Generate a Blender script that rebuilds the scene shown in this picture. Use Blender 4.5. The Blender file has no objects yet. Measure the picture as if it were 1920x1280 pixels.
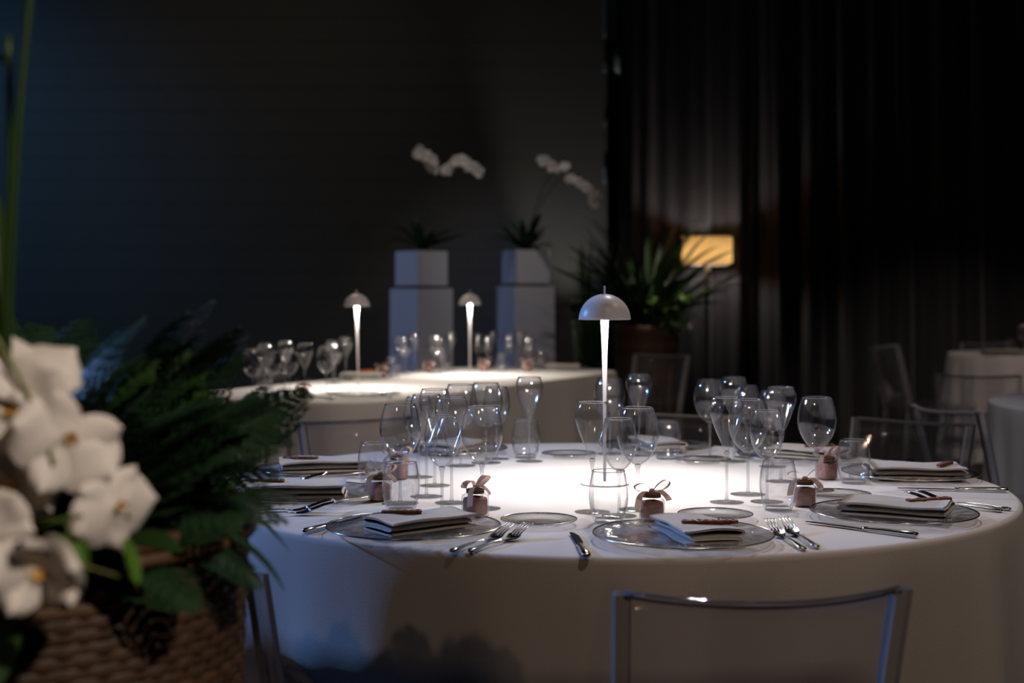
import bpy, math, random
from mathutils import Vector, Matrix, Quaternion, noise
random.seed(7)
PI = math.pi
SC = bpy.context.scene
COL = SC.collection

# ------------------------------------------------------------------ camera
cam = bpy.data.cameras.new('camera')
camo = bpy.data.objects.new('camera', cam)
COL.objects.link(camo)
camo.location = (0, 0, 1.19)
camo.rotation_euler = (PI / 2, 0, 0)
cam.sensor_width = 36.0
cam.lens = 36.0 * 2644 / 1920
cam.shift_y = -90 / 1920
cam.clip_start = 0.05
cam.clip_end = 60
cam.dof.use_dof = True
cam.dof.focus_distance = 2.75
cam.dof.aperture_fstop = 3.1
SC.camera = camo

# ------------------------------------------------------------------ world, exposure
w = bpy.data.worlds.new('world')
SC.world = w
w.use_nodes = True
bg = w.node_tree.nodes['Background']
bg.inputs['Color'].default_value = (0.8, 0.85, 1.0, 1)
bg.inputs['Strength'].default_value = 0.004
vs = SC.view_settings
vs.view_transform = 'Standard'
vs.look = 'None'
vs.exposure = 0.0
vs.gamma = 1.0
vs.use_curve_mapping = False
cy = SC.cycles
cy.max_bounces = 8
cy.diffuse_bounces = 2
cy.glossy_bounces = 3
cy.transmission_bounces = 6
cy.transparent_max_bounces = 40
cy.caustics_reflective = False
cy.caustics_refractive = False
cy.sample_clamp_indirect = 3.0
cy.sample_clamp_direct = 0.0
cy.blur_glossy = 0.5

# ------------------------------------------------------------------ stage lights of the hall, plus added fill spots
def spot(name, loc, target, power, color, angle, blend=0.6, radius=0.08):
    l = bpy.data.lights.new(name, 'SPOT')
    l.energy = power
    l.color = color
    l.spot_size = math.radians(angle)
    l.spot_blend = blend
    l.shadow_soft_size = radius
    o = bpy.data.objects.new(name, l)
    COL.objects.link(o)
    o.location = loc
    d = Vector(target) - Vector(loc)
    o.rotation_euler = d.to_track_quat('-Z', 'Y').to_euler()
    return o

spot('ceiling_spot_orchids', (1.6, -0.5, 3.2), (-0.60, 1.35, 1.02), 320, (1.0, 0.84, 0.70), 20, 0.8, 0.05)
spot('ceiling_spot_table', (-1.9, -1.5, 4.0), (0.55, 2.6, 0.55), 38, (1.0, 0.66, 0.40), 50, 0.6, 0.05)
spot('ceiling_spot_table_back', (0.9, 5.6, 4.4), (0.25, 3.1, 0.76), 170, (0.97, 0.92, 1.0), 32, 0.7, 0.03)
spot('ceiling_spot_table_right', (2.6, 2.9, 4.4), (0.3, 3.2, 0.76), 60, (1.0, 0.84, 0.72), 34, 0.7, 0.03)
spot('ceiling_spot_long_table', (-1.7, 8.9, 4.4), (-0.4, 6.9, 0.76), 130, (1.0, 0.84, 0.68), 40, 0.8, 0.03)
spot('ceiling_spot_long_front', (1.7, 1.6, 4.3), (0.12, 7.0, 0.5), 270, (1.0, 0.80, 0.66), 40, 0.8, 0.03)
spot('ceiling_spot_hall', (2.2, 3.6, 4.3), (0.1, 10.4, 1.1), 62, (1.0, 0.82, 0.68), 26, 0.8, 0.04)
spot('added_fill_wall', (-2.3, 7.0, 4.5), (-2.2, 11.9, 2.2), 85, (1.0, 0.87, 0.74), 66, 1.0, 0.1)  # added warm fill that lifts the wall's ambient tone, not a known fixture
spot('ceiling_spot_orchid_plinths', (0.2, 8.5, 4.5), (-0.05, 10.5, 2.2), 85, (1.0, 0.92, 0.90), 34, 0.8, 0.03)
spot('added_fill_palm', (2.1, 9.0, 4.4), (1.14, 9.62, 1.4), 420, (1.0, 0.90, 0.75), 13, 0.6, 0.03)  # added to brighten palm and shrub where the floor lamp does not reach
spot('ceiling_spot_right_table', (2.9, 5.6, 4.3), (3.4, 9.9, 0.7), 210, (1.0, 0.80, 0.70), 30, 0.8, 0.04)
spot('ceiling_spot_table_front', (1.1, 0.2, 4.4), (0.70, 2.75, 0.65), 78, (1.0, 0.73, 0.54), 27, 0.8, 0.03)
spot('added_fill_right_near', (1.2, 2.4, 4.4), (2.1, 5.1, 0.5), 150, (0.78, 0.80, 1.0), 27, 0.8, 0.04)  # lavender fill added for the cloth and chairs at right, source unknown
spot('blue_wash_front', (-4.8, 4.6, 2.9), (-0.42, 2.85, 0.6), 620, (0.20, 0.42, 1.0), 36, 0.8, 0.10)
spot('blue_wash_plinths', (-4.8, 4.5, 1.7), (-0.72, 10.4, 1.05), 330, (0.22, 0.42, 1.0), 17, 0.9, 0.10)
spot('blue_wash_wall', (-5.6, 9.0, 4.2), (-5.2, 11.8, 1.6), 200, (0.14, 0.5, 1.0), 100, 1.0, 0.2)

# ------------------------------------------------------------------ material helpers
MATS = {}
def nmat(name):
    m = bpy.data.materials.new(name)
    m.use_nodes = True
    MATS[name] = m
    nt = m.node_tree
    nt.nodes.clear()
    out = nt.nodes.new('ShaderNodeOutputMaterial')
    return m, nt, out

def pbr(name, col, rough=0.6, metal=0.0, var=0.0, vscale=8.0, bump=0.0, bscale=60.0, spec=0.5, sheen=0.0, trans=0.0, coords='Object'):
    m, nt, out = nmat(name)
    p = nt.nodes.new('ShaderNodeBsdfPrincipled')
    p.inputs['Base Color'].default_value = (*col, 1)
    p.inputs['Roughness'].default_value = rough
    p.inputs['Metallic'].default_value = metal
    p.inputs['Specular IOR Level'].default_value = spec
    p.inputs['Sheen Weight'].default_value = sheen
    tc = nt.nodes.new('ShaderNodeTexCoord')
    if var > 0:
        n = nt.nodes.new('ShaderNodeTexNoise')
        n.inputs['Scale'].default_value = vscale
        n.inputs['Detail'].default_value = 4
        nt.links.new(tc.outputs[coords], n.inputs['Vector'])
        r = nt.nodes.new('ShaderNodeMix')
        r.data_type = 'RGBA'
        r.inputs[6].default_value = (*[c * (1 - var) for c in col], 1)
        r.inputs[7].default_value = (*[min(1, c * (1 + var)) for c in col], 1)
        nt.links.new(n.outputs['Fac'], r.inputs[0])
        nt.links.new(r.outputs[2], p.inputs['Base Color'])
    if bump > 0:
        n2 = nt.nodes.new('ShaderNodeTexNoise')
        n2.inputs['Scale'].default_value = bscale
        n2.inputs['Detail'].default_value = 3
        nt.links.new(tc.outputs[coords], n2.inputs['Vector'])
        b = nt.nodes.new('ShaderNodeBump')
        b.inputs['Strength'].default_value = bump
        b.inputs['Distance'].default_value = 0.004
        nt.links.new(n2.outputs['Fac'], b.inputs['Height'])
        nt.links.new(b.outputs['Normal'], p.inputs['Normal'])
    last = p.outputs[0]
    if trans > 0:
        t = nt.nodes.new('ShaderNodeBsdfTranslucent')
        t.inputs['Color'].default_value = (*[min(1, c * 1.3) for c in col], 1)
        mx = nt.nodes.new('ShaderNodeMixShader')
        mx.inputs[0].default_value = trans
        nt.links.new(last, mx.inputs[1])
        nt.links.new(t.outputs[0], mx.inputs[2])
        last = mx.outputs[0]
    nt.links.new(last, out.inputs[0])
    return m

def thin_glass(name, f0=0.04, tint=(0.985, 0.985, 0.99), edge=(0.5, 0.5, 0.53), rough=0.03, gloss=1.0, haze=0.0, bump=0.0, bscale=40, hazecol=(0.8, 0.8, 0.85)):
    """clear walled glass: straight-through light plus Fresnel reflection, longer path at grazing angles"""
    m, nt, out = nmat(name)
    N, L = nt.nodes, nt.links
    geo = N.new('ShaderNodeNewGeometry')
    dot = N.new('ShaderNodeVectorMath'); dot.operation = 'DOT_PRODUCT'
    L.new(geo.outputs['Normal'], dot.inputs[0]); L.new(geo.outputs['Incoming'], dot.inputs[1])
    ab = N.new('ShaderNodeMath'); ab.operation = 'ABSOLUTE'; L.new(dot.outputs['Value'], ab.inputs[0])
    inv = N.new('ShaderNodeMath'); inv.operation = 'SUBTRACT'; inv.inputs[0].default_value = 1; inv.use_clamp = True
    L.new(ab.outputs[0], inv.inputs[1])
    p5 = N.new('ShaderNodeMath'); p5.operation = 'POWER'; p5.inputs[1].default_value = 5; L.new(inv.outputs[0], p5.inputs[0])
    fr = N.new('ShaderNodeMath'); fr.operation = 'MULTIPLY_ADD'; fr.inputs[1].default_value = 1 - f0; fr.inputs[2].default_value = f0
    L.new(p5.outputs[0], fr.inputs[0])
    p3 = N.new('ShaderNodeMath'); p3.operation = 'POWER'; p3.inputs[1].default_value = 3; L.new(inv.outputs[0], p3.inputs[0])
    mc = N.new('ShaderNodeMix'); mc.data_type = 'RGBA'
    mc.inputs[6].default_value = (*tint, 1); mc.inputs[7].default_value = (*edge, 1)
    L.new(p3.outputs[0], mc.inputs[0])
    tr = N.new('ShaderNodeBsdfTransparent'); L.new(mc.outputs[2], tr.inputs[0])
    gl = N.new('ShaderNodeBsdfGlossy'); gl.inputs['Roughness'].default_value = rough
    gl.inputs['Color'].default_value = (gloss, gloss, gloss, 1)
    if bump > 0:
        tc = N.new('ShaderNodeTexCoord')
        n2 = N.new('ShaderNodeTexNoise'); n2.inputs['Scale'].default_value = bscale
        L.new(tc.outputs['Object'], n2.inputs['Vector'])
        b = N.new('ShaderNodeBump'); b.inputs['Strength'].default_value = bump; b.inputs['Distance'].default_value = 0.004
        L.new(n2.outputs['Fac'], b.inputs['Height']); L.new(b.outputs['Normal'], gl.inputs['Normal'])
    mx = N.new('ShaderNodeMixShader')
    L.new(fr.outputs[0], mx.inputs[0]); L.new(tr.outputs[0], mx.inputs[1]); L.new(gl.outputs[0], mx.inputs[2])
    last = mx.outputs[0]
    if haze > 0:
        df = N.new('ShaderNodeBsdfDiffuse'); df.inputs[0].default_value = (*hazecol, 1)
        m2 = N.new('ShaderNodeMixShader'); m2.inputs[0].default_value = haze
        L.new(last, m2.inputs[1]); L.new(df.outputs[0], m2.inputs[2]); last = m2.outputs[0]
    L.new(last, out.inputs[0])
    return m

def solid_glass(name, ior=1.5, col=(1, 1, 1), rough=0.0, haze=0.0):
    m, nt, out = nmat(name)
    g = nt.nodes.new('ShaderNodeBsdfGlass')
    g.inputs['IOR'].default_value = ior
    g.inputs['Color'].default_value = (*col, 1)
    g.inputs['Roughness'].default_value = rough
    last = g.outputs[0]
    if haze > 0:
        df = nt.nodes.new('ShaderNodeBsdfDiffuse'); df.inputs[0].default_value = (0.85, 0.83, 0.9, 1)
        m2 = nt.nodes.new('ShaderNodeMixShader'); m2.inputs[0].default_value = haze
        nt.links.new(last, m2.inputs[1]); nt.links.new(df.outputs[0], m2.inputs[2]); last = m2.outputs[0]
    nt.links.new(last, out.inputs[0])
    return m

def emis(name, col, strength):
    m, nt, out = nmat(name)
    e = nt.nodes.new('ShaderNodeEmission')
    e.inputs[0].default_value = (*col, 1)
    e.inputs[1].default_value = strength
    nt.links.new(e.outputs[0], out.inputs[0])
    return m

M_cloth = pbr('linen_cloth', (0.80, 0.78, 0.76), 0.9, bump=0.12, bscale=500, sheen=0.15, var=0.03, vscale=3)
M_napkin = pbr('napkin_linen', (0.66, 0.62, 0.57), 0.9, bump=0.25, bscale=700, sheen=0.2, var=0.05, vscale=30)
M_wallp = pbr('wall_dark_boards', (0.050, 0.048, 0.045), 0.75, var=0.2, vscale=1.2, bump=0.1, bscale=6)
M_dark = pbr('dark_shell', (0.012, 0.012, 0.012), 0.9, var=0.2, vscale=1)
M_floor = pbr('dark_carpet', (0.02, 0.019, 0.019), 0.95, var=0.3, vscale=30, bump=0.3, bscale=200)
M_curtain = pbr('black_velvet', (0.024, 0.022, 0.026), 0.85, sheen=0.3, bump=0.1, bscale=300)
M_white = pbr('white_enamel', (0.86, 0.85, 0.88), 0.35)
M_plinth = pbr('white_painted_board', (0.62, 0.60, 0.58), 0.7, var=0.05, vscale=3)
M_steel = pbr('polished_steel', (0.75, 0.74, 0.73), 0.14, 1.0, bump=0.04, bscale=80)
M_blade = pbr('knife_blade_steel', (0.6, 0.6, 0.6), 0.08, 1.0)
M_silver = pbr('silver_rim', (0.62, 0.61, 0.60), 0.2, 1.0)
M_leaf = pbr('fern_green', (0.016, 0.045, 0.018), 0.42, var=0.5, vscale=14, trans=0.15)
M_leafm = pbr('fern_mid_green', (0.035, 0.085, 0.022), 0.45, var=0.4, vscale=14, trans=0.2)
M_leaf2 = pbr('leaf_fresh_green', (0.09, 0.20, 0.022), 0.4, var=0.35, vscale=20, trans=0.3)
M_leaf3 = pbr('strap_leaf_green', (0.028, 0.065, 0.016), 0.4, var=0.35, vscale=6, trans=0.25)
M_stem = pbr('orchid_stem_green', (0.14, 0.16, 0.035), 0.5, var=0.3, vscale=30)
M_petal = pbr('orchid_white_petal', (0.80, 0.74, 0.70), 0.55, var=0.06, vscale=40, bump=0.1, bscale=120, trans=0.25)
M_lip = pbr('orchid_yellow_lip', (0.75, 0.45, 0.10), 0.5, var=0.2, vscale=90)
M_wick = pbr('brown_wicker', (0.048, 0.024, 0.011), 0.6, var=0.55, vscale=18, bump=0.4, bscale=90)
M_wick2 = pbr('brown_wicker_light', (0.075, 0.036, 0.016), 0.6, var=0.5, vscale=22, bump=0.4, bscale=90)
M_soil = pbr('dark_soil', (0.02, 0.014, 0.01), 0.95, bump=0.8, bscale=60)
M_tag = pbr('reddish_wood_letters', (0.17, 0.045, 0.018), 0.45, var=0.3, vscale=60)
M_tagA = pbr('amber_wood_letters', (0.42, 0.13, 0.02), 0.4, var=0.3, vscale=60)
M_ribbon = pbr('dusty_pink_satin', (0.70, 0.54, 0.47), 0.35, sheen=0.4, var=0.1, vscale=30, trans=0.4)
M_candy = pbr('pink_sugar_filling', (0.36, 0.19, 0.165), 0.7, var=0.3, vscale=90, bump=0.5, bscale=200)
M_twine = pbr('brown_twine', (0.16, 0.08, 0.05), 0.8, bump=0.5, bscale=300)
M_wood = pbr('beech_ply', (0.35, 0.24, 0.14), 0.6, var=0.2, vscale=10)
M_pole = pbr('brushed_lamp_pole', (0.35, 0.34, 0.33), 0.4, 0.7)
M_blue_lit = pbr('blue_lit_column_paint', (0.10, 0.14, 0.18), 0.5)  # pale column and duct paint, with the blue light on it tinted in

G_bowl = thin_glass('crystal_bowl', 0.07, edge=(0.68, 0.68, 0.70), rough=0.07, haze=0.004)
G_foot = thin_glass('crystal_foot', 0.05, tint=(0.965, 0.965, 0.97), edge=(0.72, 0.72, 0.74), rough=0.07)
G_rim = solid_glass('crystal_rim')
G_stem = thin_glass('crystal_stem', 0.16, tint=(0.93, 0.93, 0.94), edge=(0.08, 0.08, 0.09), rough=0.07, haze=0.015)
G_plate = thin_glass('glass_charger', 0.09, tint=(0.975, 0.975, 0.98), edge=(0.88, 0.88, 0.89), rough=0.09, bump=0.2, bscale=38)
G_plain = thin_glass('glass_side_plate', 0.08, tint=(0.98, 0.98, 0.98), edge=(0.88, 0.88, 0.88), rough=0.05, bump=0.2, bscale=50)
G_jar = thin_glass('jar_glass', 0.06, tint=(0.97, 0.97, 0.97), edge=(0.45, 0.45, 0.47), rough=0.04)
G_acr = thin_glass('clear_acrylic_panel', 0.05, tint=(0.94, 0.94, 0.96), edge=(0.5, 0.5, 0.56), rough=0.05, haze=0.03)
G_acrf = solid_glass('clear_acrylic_frame', 1.45, (0.97, 0.97, 1.0), 0.03, haze=0.26)

# ------------------------------------------------------------------ mesh helpers
def mesh(name, verts, faces, mat=None, smooth=True, mats=None, fmats=None):
    me = bpy.data.meshes.new(name)
    me.from_pydata([tuple(v) for v in verts], [], faces)
    me.update()
    if mats:
        for m in mats: me.materials.append(m)
        if fmats: me.polygons.foreach_set('material_index', fmats)
    elif mat: me.materials.append(mat)
    if smooth: me.polygons.foreach_set('use_smooth', [True] * len(me.polygons))
    me.update()
    return me

def obj(name, me, parent=None, loc=None, rot=None, scale=None, mtx=None):
    o = bpy.data.objects.new(name, me)
    COL.objects.link(o)
    if parent: o.parent = parent
    if mtx is not None: o.matrix_local = mtx
    if loc is not None: o.location = loc
    if rot is not None: o.rotation_euler = rot
    if scale is not None: o.scale = scale if hasattr(scale, '__len__') else (scale,) * 3
    return o

def tag(o, label=None, cat=None, group=None, kind=None):
    if label: o['label'] = label
    if cat: o['category'] = cat
    if group: o['group'] = group
    if kind: o['kind'] = kind
    return o

def thing(name, label, cat, loc=(0, 0, 0), rz=0.0, group=None):
    o = obj(name, None, None, loc, (0, 0, rz))
    o.empty_display_size = 0.05
    return tag(o, label, cat, group)

def struct(name, me, **k):
    return tag(obj(name, me, **k), kind='structure')

def merge(*parts):
    V, F = [], []
    for v, f in parts:
        b = len(V)
        V += [Vector(p) for p in v]
        F += [tuple(i + b for i in q) for q in f]
    return V, F

def xf(part, m):
    return [m @ Vector(p) for p in part[0]], part[1]

def lathe(prof, seg=40):
    V, F, rings = [], [], []
    for r, z in prof:
        if r < 1e-6:
            rings.append([len(V)]); V.append(Vector((0, 0, z)))
        else:
            rings.append(list(range(len(V), len(V) + seg)))
            V += [Vector((r * math.cos(2 * PI * k / seg), r * math.sin(2 * PI * k / seg), z)) for k in range(seg)]
    for a, b in zip(rings, rings[1:]):
        for k in range(seg):
            k2 = (k + 1) % seg
            if len(a) == 1 and len(b) == 1: continue
            if len(a) == 1: F.append((a[0], b[k2], b[k]))
            elif len(b) == 1: F.append((a[k], a[k2], b[0]))
            else: F.append((a[k], a[k2], b[k2], b[k]))
    return V, F

def catmull(pts, n=6):
    out = []
    P = [Vector(p) for p in pts]
    P = [P[0] * 2 - P[1]] + P + [P[-1] * 2 - P[-2]]
    for i in range(1, len(P) - 2):
        for k in range(n):
            t = k / n
            a, b, c, d = P[i - 1], P[i], P[i + 1], P[i + 2]
            out.append(0.5 * ((2 * b) + (c - a) * t + (2 * a - 5 * b + 4 * c - d) * t * t + (3 * b - a - 3 * c + d) * t ** 3))
    out.append(P[-2])
    return out

def tube(path, rad, seg=8, cap=True, flat=1.0):
    P = [Vector(p) for p in path]
    n = len(P)
    R = rad if hasattr(rad, '__len__') else [rad] * n
    V, F = [], []
    up = Vector((0, 0, 1))
    if abs((P[1] - P[0]).normalized().z) > 0.95: up = Vector((0, 1, 0))
    for i in range(n):
        t = (P[min(i + 1, n - 1)] - P[max(i - 1, 0)]).normalized()
        s = t.cross(up)
        if s.length < 1e-4: s = Vector((1, 0, 0))
        s.normalize(); u = s.cross(t); up = u
        for k in range(seg):
            a = 2 * PI * k / seg
            V.append(P[i] + s * (R[i] * math.cos(a)) + u * (R[i] * flat * math.sin(a)))
    for i in range(n - 1):
        for k in range(seg):
            k2 = (k + 1) % seg
            F.append((i * seg + k, i * seg + k2, (i + 1) * seg + k2, (i + 1) * seg + k))
    if cap:
        F.append(tuple(range(seg))[::-1]); F.append(tuple(range((n - 1) * seg, n * seg)))
    return V, F

def box(x0, x1, y0, y1, z0, z1, b=0.0):
    """box with chamfered edges"""
    if b <= 0:
        V = [Vector((x, y, z)) for z in (z0, z1) for y in (y0, y1) for x in (x0, x1)]
        return V, [(0, 2, 3, 1), (4, 5, 7, 6), (0, 1, 5, 4), (2, 6, 7, 3), (0, 4, 6, 2), (1, 3, 7, 5)]
    pts = lambda i, bb: [(x0 + (i + bb), y0 + i), (x1 - (i + bb), y0 + i), (x1 - i, y0 + i + bb), (x1 - i, y1 - i - bb),
                         (x1 - i - bb, y1 - i), (x0 + i + bb, y1 - i), (x0 + i, y1 - i - bb), (x0 + i, y0 + i + bb)]
    V, F = [], []
    for z, i in ((z0, b), (z0 + b, 0), (z1 - b, 0), (z1, b)):
        V += [Vector((x, y, z)) for x, y in pts(i, b)]
    for r in range(3):
        for k in range(8):
            k2 = (k + 1) % 8
            F.append((r * 8 + k, r * 8 + k2, r * 8 + 8 + k2, r * 8 + 8 + k))
    F.append(tuple(range(8))[::-1]); F.append(tuple(range(24, 32)))
    return V, F

def sheet(fn, nu, nv, closed_u=False):
    V = [Vector(fn(i / nu if closed_u else i / (nu - 1), j / (nv - 1))) for j in range(nv) for i in range(nu)]
    F = []
    for j in range(nv - 1):
        for i in range(nu if closed_u else nu - 1):
            i2 = (i + 1) % nu
            F.append((j * nu + i, j * nu + i2, (j + 1) * nu + i2, (j + 1) * nu + i))
    return V, F

def aim(loc, fwd, up=(0, 0, 1), roll=0.0):
    """matrix whose local +Z looks along fwd"""
    q = Vector(fwd).to_track_quat('Z', 'Y')
    return Matrix.Translation(loc) @ q.to_matrix().to_4x4() @ Matrix.Rotation(roll, 4, 'Z')

# ------------------------------------------------------------------ room shell
X0, X1, Y0, Y1, ZC = -6.5, 6.5, -3.5, 11.9, 4.7
struct('floor', mesh('floor', *box(X0, X1, Y0, 13.0, -0.1, 0.0), M_floor, False))
struct('ceiling', mesh('ceiling', *box(X0, X1, Y0, 13.0, ZC, ZC + 0.1), M_dark, False))
struct('wall_left', mesh('wall_left', *box(X0 - 0.1, X0, Y0, 13.0, 0, ZC), M_wallp, False))
struct('wall_right', mesh('wall_right', *box(X1, X1 + 0.1, Y0, 13.0, 0, ZC), M_dark, False))
struct('wall_front', mesh('wall_front', *box(X0, X1, Y0 - 0.1, Y0, 0, ZC), M_dark, False))
struct('wall_recess', mesh('wall_recess', *box(0.7, X1, 12.5, 12.6, 0, ZC), M_dark, False))
wb = struct('wall_back', mesh('wall_back', *box(X0, 0.80, Y1 + 0.015, Y1 + 0.1, 0, ZC), M_dark, False))
bm_board = mesh('board', *box(X0, 0.80, Y1 - 0.006, Y1 + 0.014, 0.0008, 0.1945, 0.0012), M_wallp, False)
for k in range(24):
    obj('board', bm_board, wb, (0, random.uniform(-0.001, 0.001), k * 0.195))
# pale strip and bracket pieces beside the curtain, blue light put into their colour
col_bm = merge(box(0.775, 0.80, 11.80, 11.89, 0.0, 4.7, 0.004))
cl = struct('trim_1', mesh('trim_1', *col_bm, M_wallp, False))
for nm, b in (('cover_strip', (0.757, 0.786, 11.76, 11.80, 3.33, 3.75)), ('blue_lit_panel', (0.80, 0.885, 11.95, 11.99, 3.34, 3.70)),
              ('bracket', (0.755, 0.785, 11.76, 11.80, 3.04, 3.12)), ('bracket', (0.77, 0.79, 11.77, 11.80, 2.59, 2.645)),
              ('bracket', (0.755, 0.787, 11.765, 11.80, 2.11, 2.24))):
    obj(nm, mesh(nm, *box(*b, 0.004), M_blue_lit, False), cl)
# curved end of a duct in the gap
duct = merge(xf(lathe([(0, 0), (0.09, 0.0), (0.11, 0.03), (0.115, 0.10), (0.115, 0.4), (0, 0.4)], 24), Matrix.Translation((0.915, 11.93, 3.17)) @ Matrix.Rotation(PI / 2, 4, 'X') @ Matrix.Rotation(PI, 4, 'X')))
tag(obj('air_duct', mesh('air_duct', *duct, M_blue_lit)), 'round pale duct end in the gap beside the black curtain', 'duct')

# ------------------------------------------------------------------ curtain
def cur(u, v):
    x = 0.88 + u * 5.4
    ph = x * 21 + 2.2 * math.sin(x * 2.3) + 0.5 * math.sin(x * 7)
    a = 0.05 + 0.02 * math.sin(x * 3.1 + 1)
    pinch = 0.75 + 0.25 * (1 - v)
    y = 11.3 + a * pinch * math.sin(ph) + 0.018 * math.sin(ph * 2.7 + 1 + v * 0.8)
    return (x + 0.02 * math.sin(ph * 0.5 + v * 2), y, 0.01 + v * 4.6)
cv, cf = sheet(cur, 620, 14)
curt = thing('curtain', 'tall black stage curtain hanging in deep vertical folds', 'curtain', (0, 0, 0))
obj('drape', mesh('drape', cv, cf, M_curtain), curt)
obj('curtain_rail', mesh('curtain_rail', *tube([(0.8, 11.3, 4.64), (6.4, 11.3, 4.64)], 0.02, 10), M_pole), curt)

# ------------------------------------------------------------------ tables and cloths
TZ = 0.76
def drape(outline, height, fold, seed, dents=(), top=TZ):
    """outline: list of (x, y, nx, ny); cloth with a soft edge falling in folds to near the floor"""
    n = len(outline)
    rnd = random.Random(seed)
    ph = [rnd.uniform(0, 6.28) for _ in range(6)]
    V, F = [], []
    cx = sum(p[0] for p in outline) / n; cyy = sum(p[1] for p in outline) / n
    V.append(Vector((cx, cyy, top)))
    rows = []
    def row(fn):
        rows.append(len(V))
        for i, p in enumerate(outline):
            V.append(Vector(fn(i / n, p)))
    for s in (0.25, 0.5, 0.75, 0.9, 0.97):
        row(lambda t, p: (cx + (p[0] - cx) * s, cyy + (p[1] - cyy) * s, top))
    E_ = 0.012
    for k in range(5):
        a = PI / 2 * k / 4
        off = -E_ + E_ * math.sin(a)
        row(lambda t, p: (p[0] + p[2] * off, p[1] + p[3] * off, top - E_ + E_ * math.cos(a)))
    for k in range(1, 19):
        v = k / 18
        z = top - E_ - v * (height - E_)
        def fn(t, p):
            th = t * 2 * PI
            f1 = math.sin(th * fold + ph[0] + 1.3 * math.sin(th * 2 + ph[1]) + 0.8 * math.sin(th * 5 + ph[2]))
            f2 = math.sin(th * fold * 1.9 + ph[3] + math.sin(th * 3 + ph[4]))
            amp = v
            off = 0.002 + amp * (0.030 + 0.032 * f1 + 0.012 * f2)
            pa = math.atan2(p[1], p[0])
            for da, hw, lim in dents:  # cloth pushed in by the seat of a chair tucked under it
                dd = abs((pa - da + PI) % (2 * PI) - PI)
                k_ = max(0.0, min(1.0, (hw + 0.16 - dd) / 0.16)) * max(0.0, min(1.0, (0.53 - z) / 0.06))
                off = off + (min(off, lim) - off) * k_ * k_ * (3 - 2 * k_)
            return (p[0] + p[2] * off, p[1] + p[3] * off, z)
        row(fn)
    for i in range(n):
        F.append((0, rows[0] + i, rows[0] + (i + 1) % n))
    for a, b in zip(rows, rows[1:]):
        for i in range(n):
            j = (i + 1) % n
            F.append((a + i, b + i, b + j, a + j))
    return V, F

def circle_outline(r, n=260):
    return [(r * math.cos(2 * PI * k / n), r * math.sin(2 * PI * k / n), math.cos(2 * PI * k / n), math.sin(2 * PI * k / n)) for k in range(n)]

def rr_outline(hx, hy, rad, per=16, edge=40):
    pts = []
    cs = [(hx - rad, hy - rad, 0), (-(hx - rad), hy - rad, PI / 2), (-(hx - rad), -(hy - rad), PI), (hx - rad, -(hy - rad), 1.5 * PI)]
    for q, (x, y, a0) in enumerate(cs):
        for k in range(per + 1):
            a = a0 + PI / 2 * k / per
            pts.append((x + rad * math.cos(a), y + rad * math.sin(a), math.cos(a), math.sin(a)))
        nx_, ny_, a1 = cs[(q + 1) % 4]
        a = a0 + PI / 2
        p0 = pts[-1]; p1 = (nx_ + rad * math.cos(a), ny_ + rad * math.sin(a))
        for k in range(1, edge):
            t = k / edge
            pts.append((p0[0] + (p1[0] - p0[0]) * t, p0[1] + (p1[1] - p0[1]) * t, math.cos(a), math.sin(a)))
    return pts

def solid_top(outline, inset, z0, z1):
    n = len(outline)
    V = [Vector((p[0] - p[2] * inset, p[1] - p[3] * inset, z)) for z in (z0, z1) for p in outline]
    F = [(i, (i + 1) % n, n + (i + 1) % n, n + i) for i in range(n)]
    F += [tuple(range(n))[::-1], tuple(range(n, 2 * n))]
    return V, F

def table(loc, rz, outline, label, clabel, name, legs, fold, seed, dents=()):
    t = thing(name, label, 'table', loc, rz)
    obj('tabletop', mesh('tabletop', *solid_top(outline, 0.02, TZ - 0.035, TZ - 0.004), M_wood, False), t)
    lm = mesh('leg', *merge(tube([(0, 0, 0.0), (0, 0, TZ - 0.036)], 0.022, 12)), M_steel)
    for x, y in legs: obj('leg', lm, t, (x, y, 0))
    c = obj('tablecloth', mesh('tablecloth', *drape(outline, 0.745, fold, seed, dents), M_cloth), None, loc, (0, 0, rz))
    tag(c, clabel, 'tablecloth')
    return t, c

TC = Vector((0.209, 3.18, 0))
sq = [(0.45, 0.45), (-0.45, 0.45), (-0.45, -0.45), (0.45, -0.45)]
table(TC, 0.0, circle_outline(0.888), 'large round banquet table carrying the nearest place settings', 'white floor-length cloth over the nearest round table', 'banquet_table', sq, 17, 3, [(math.atan2(-1.335, 0.119), 0.26, -0.08), (math.atan2(-1.14, -0.726), 0.26, -0.08), (math.atan2(1.15, -0.68), 0.26, -0.10), (math.atan2(1.32, 0.42), 0.26, -0.06)])
UA = math.atan2(0.894, 0.447)
BU, BN = Vector((0.447, 0.894, 0)), Vector((0.894, -0.447, 0))
def bt(u, n, z=TZ): # back table coordinates
    p = BU * (5.9 + u) + BN * (-3.47 + n)
    return Vector((p.x, p.y, z))
bo = rr_outline(1.40, 0.515, 0.26)
table(bt(0.10, 0.0, 0), UA, bo, 'long table with two mushroom lamps behind the round table', 'white cloth on the long table with two lamps', 'long_banquet_table',
      [(1.1, 0.35), (-1.1, 0.35), (-1.1, -0.35), (1.1, -0.35)], 30, 9)
table((3.78, 10.15, 0), 0.0, circle_outline(0.62), 'distant table at the right edge before the curtain', 'pinkish white cloth on the distant right table', 'banquet_table', [(0.3, 0.2), (-0.3, 0.2), (0, -0.35)], 16, 21, [(PI / 2 + 0.1, 0.42, -0.30)])
table((2.79, 5.45, 0), 0.0, circle_outline(0.9), 'table mostly cut off by the right edge', 'blue-grey lit cloth cut off by the right edge', 'banquet_table', sq, 18, 33)

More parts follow.
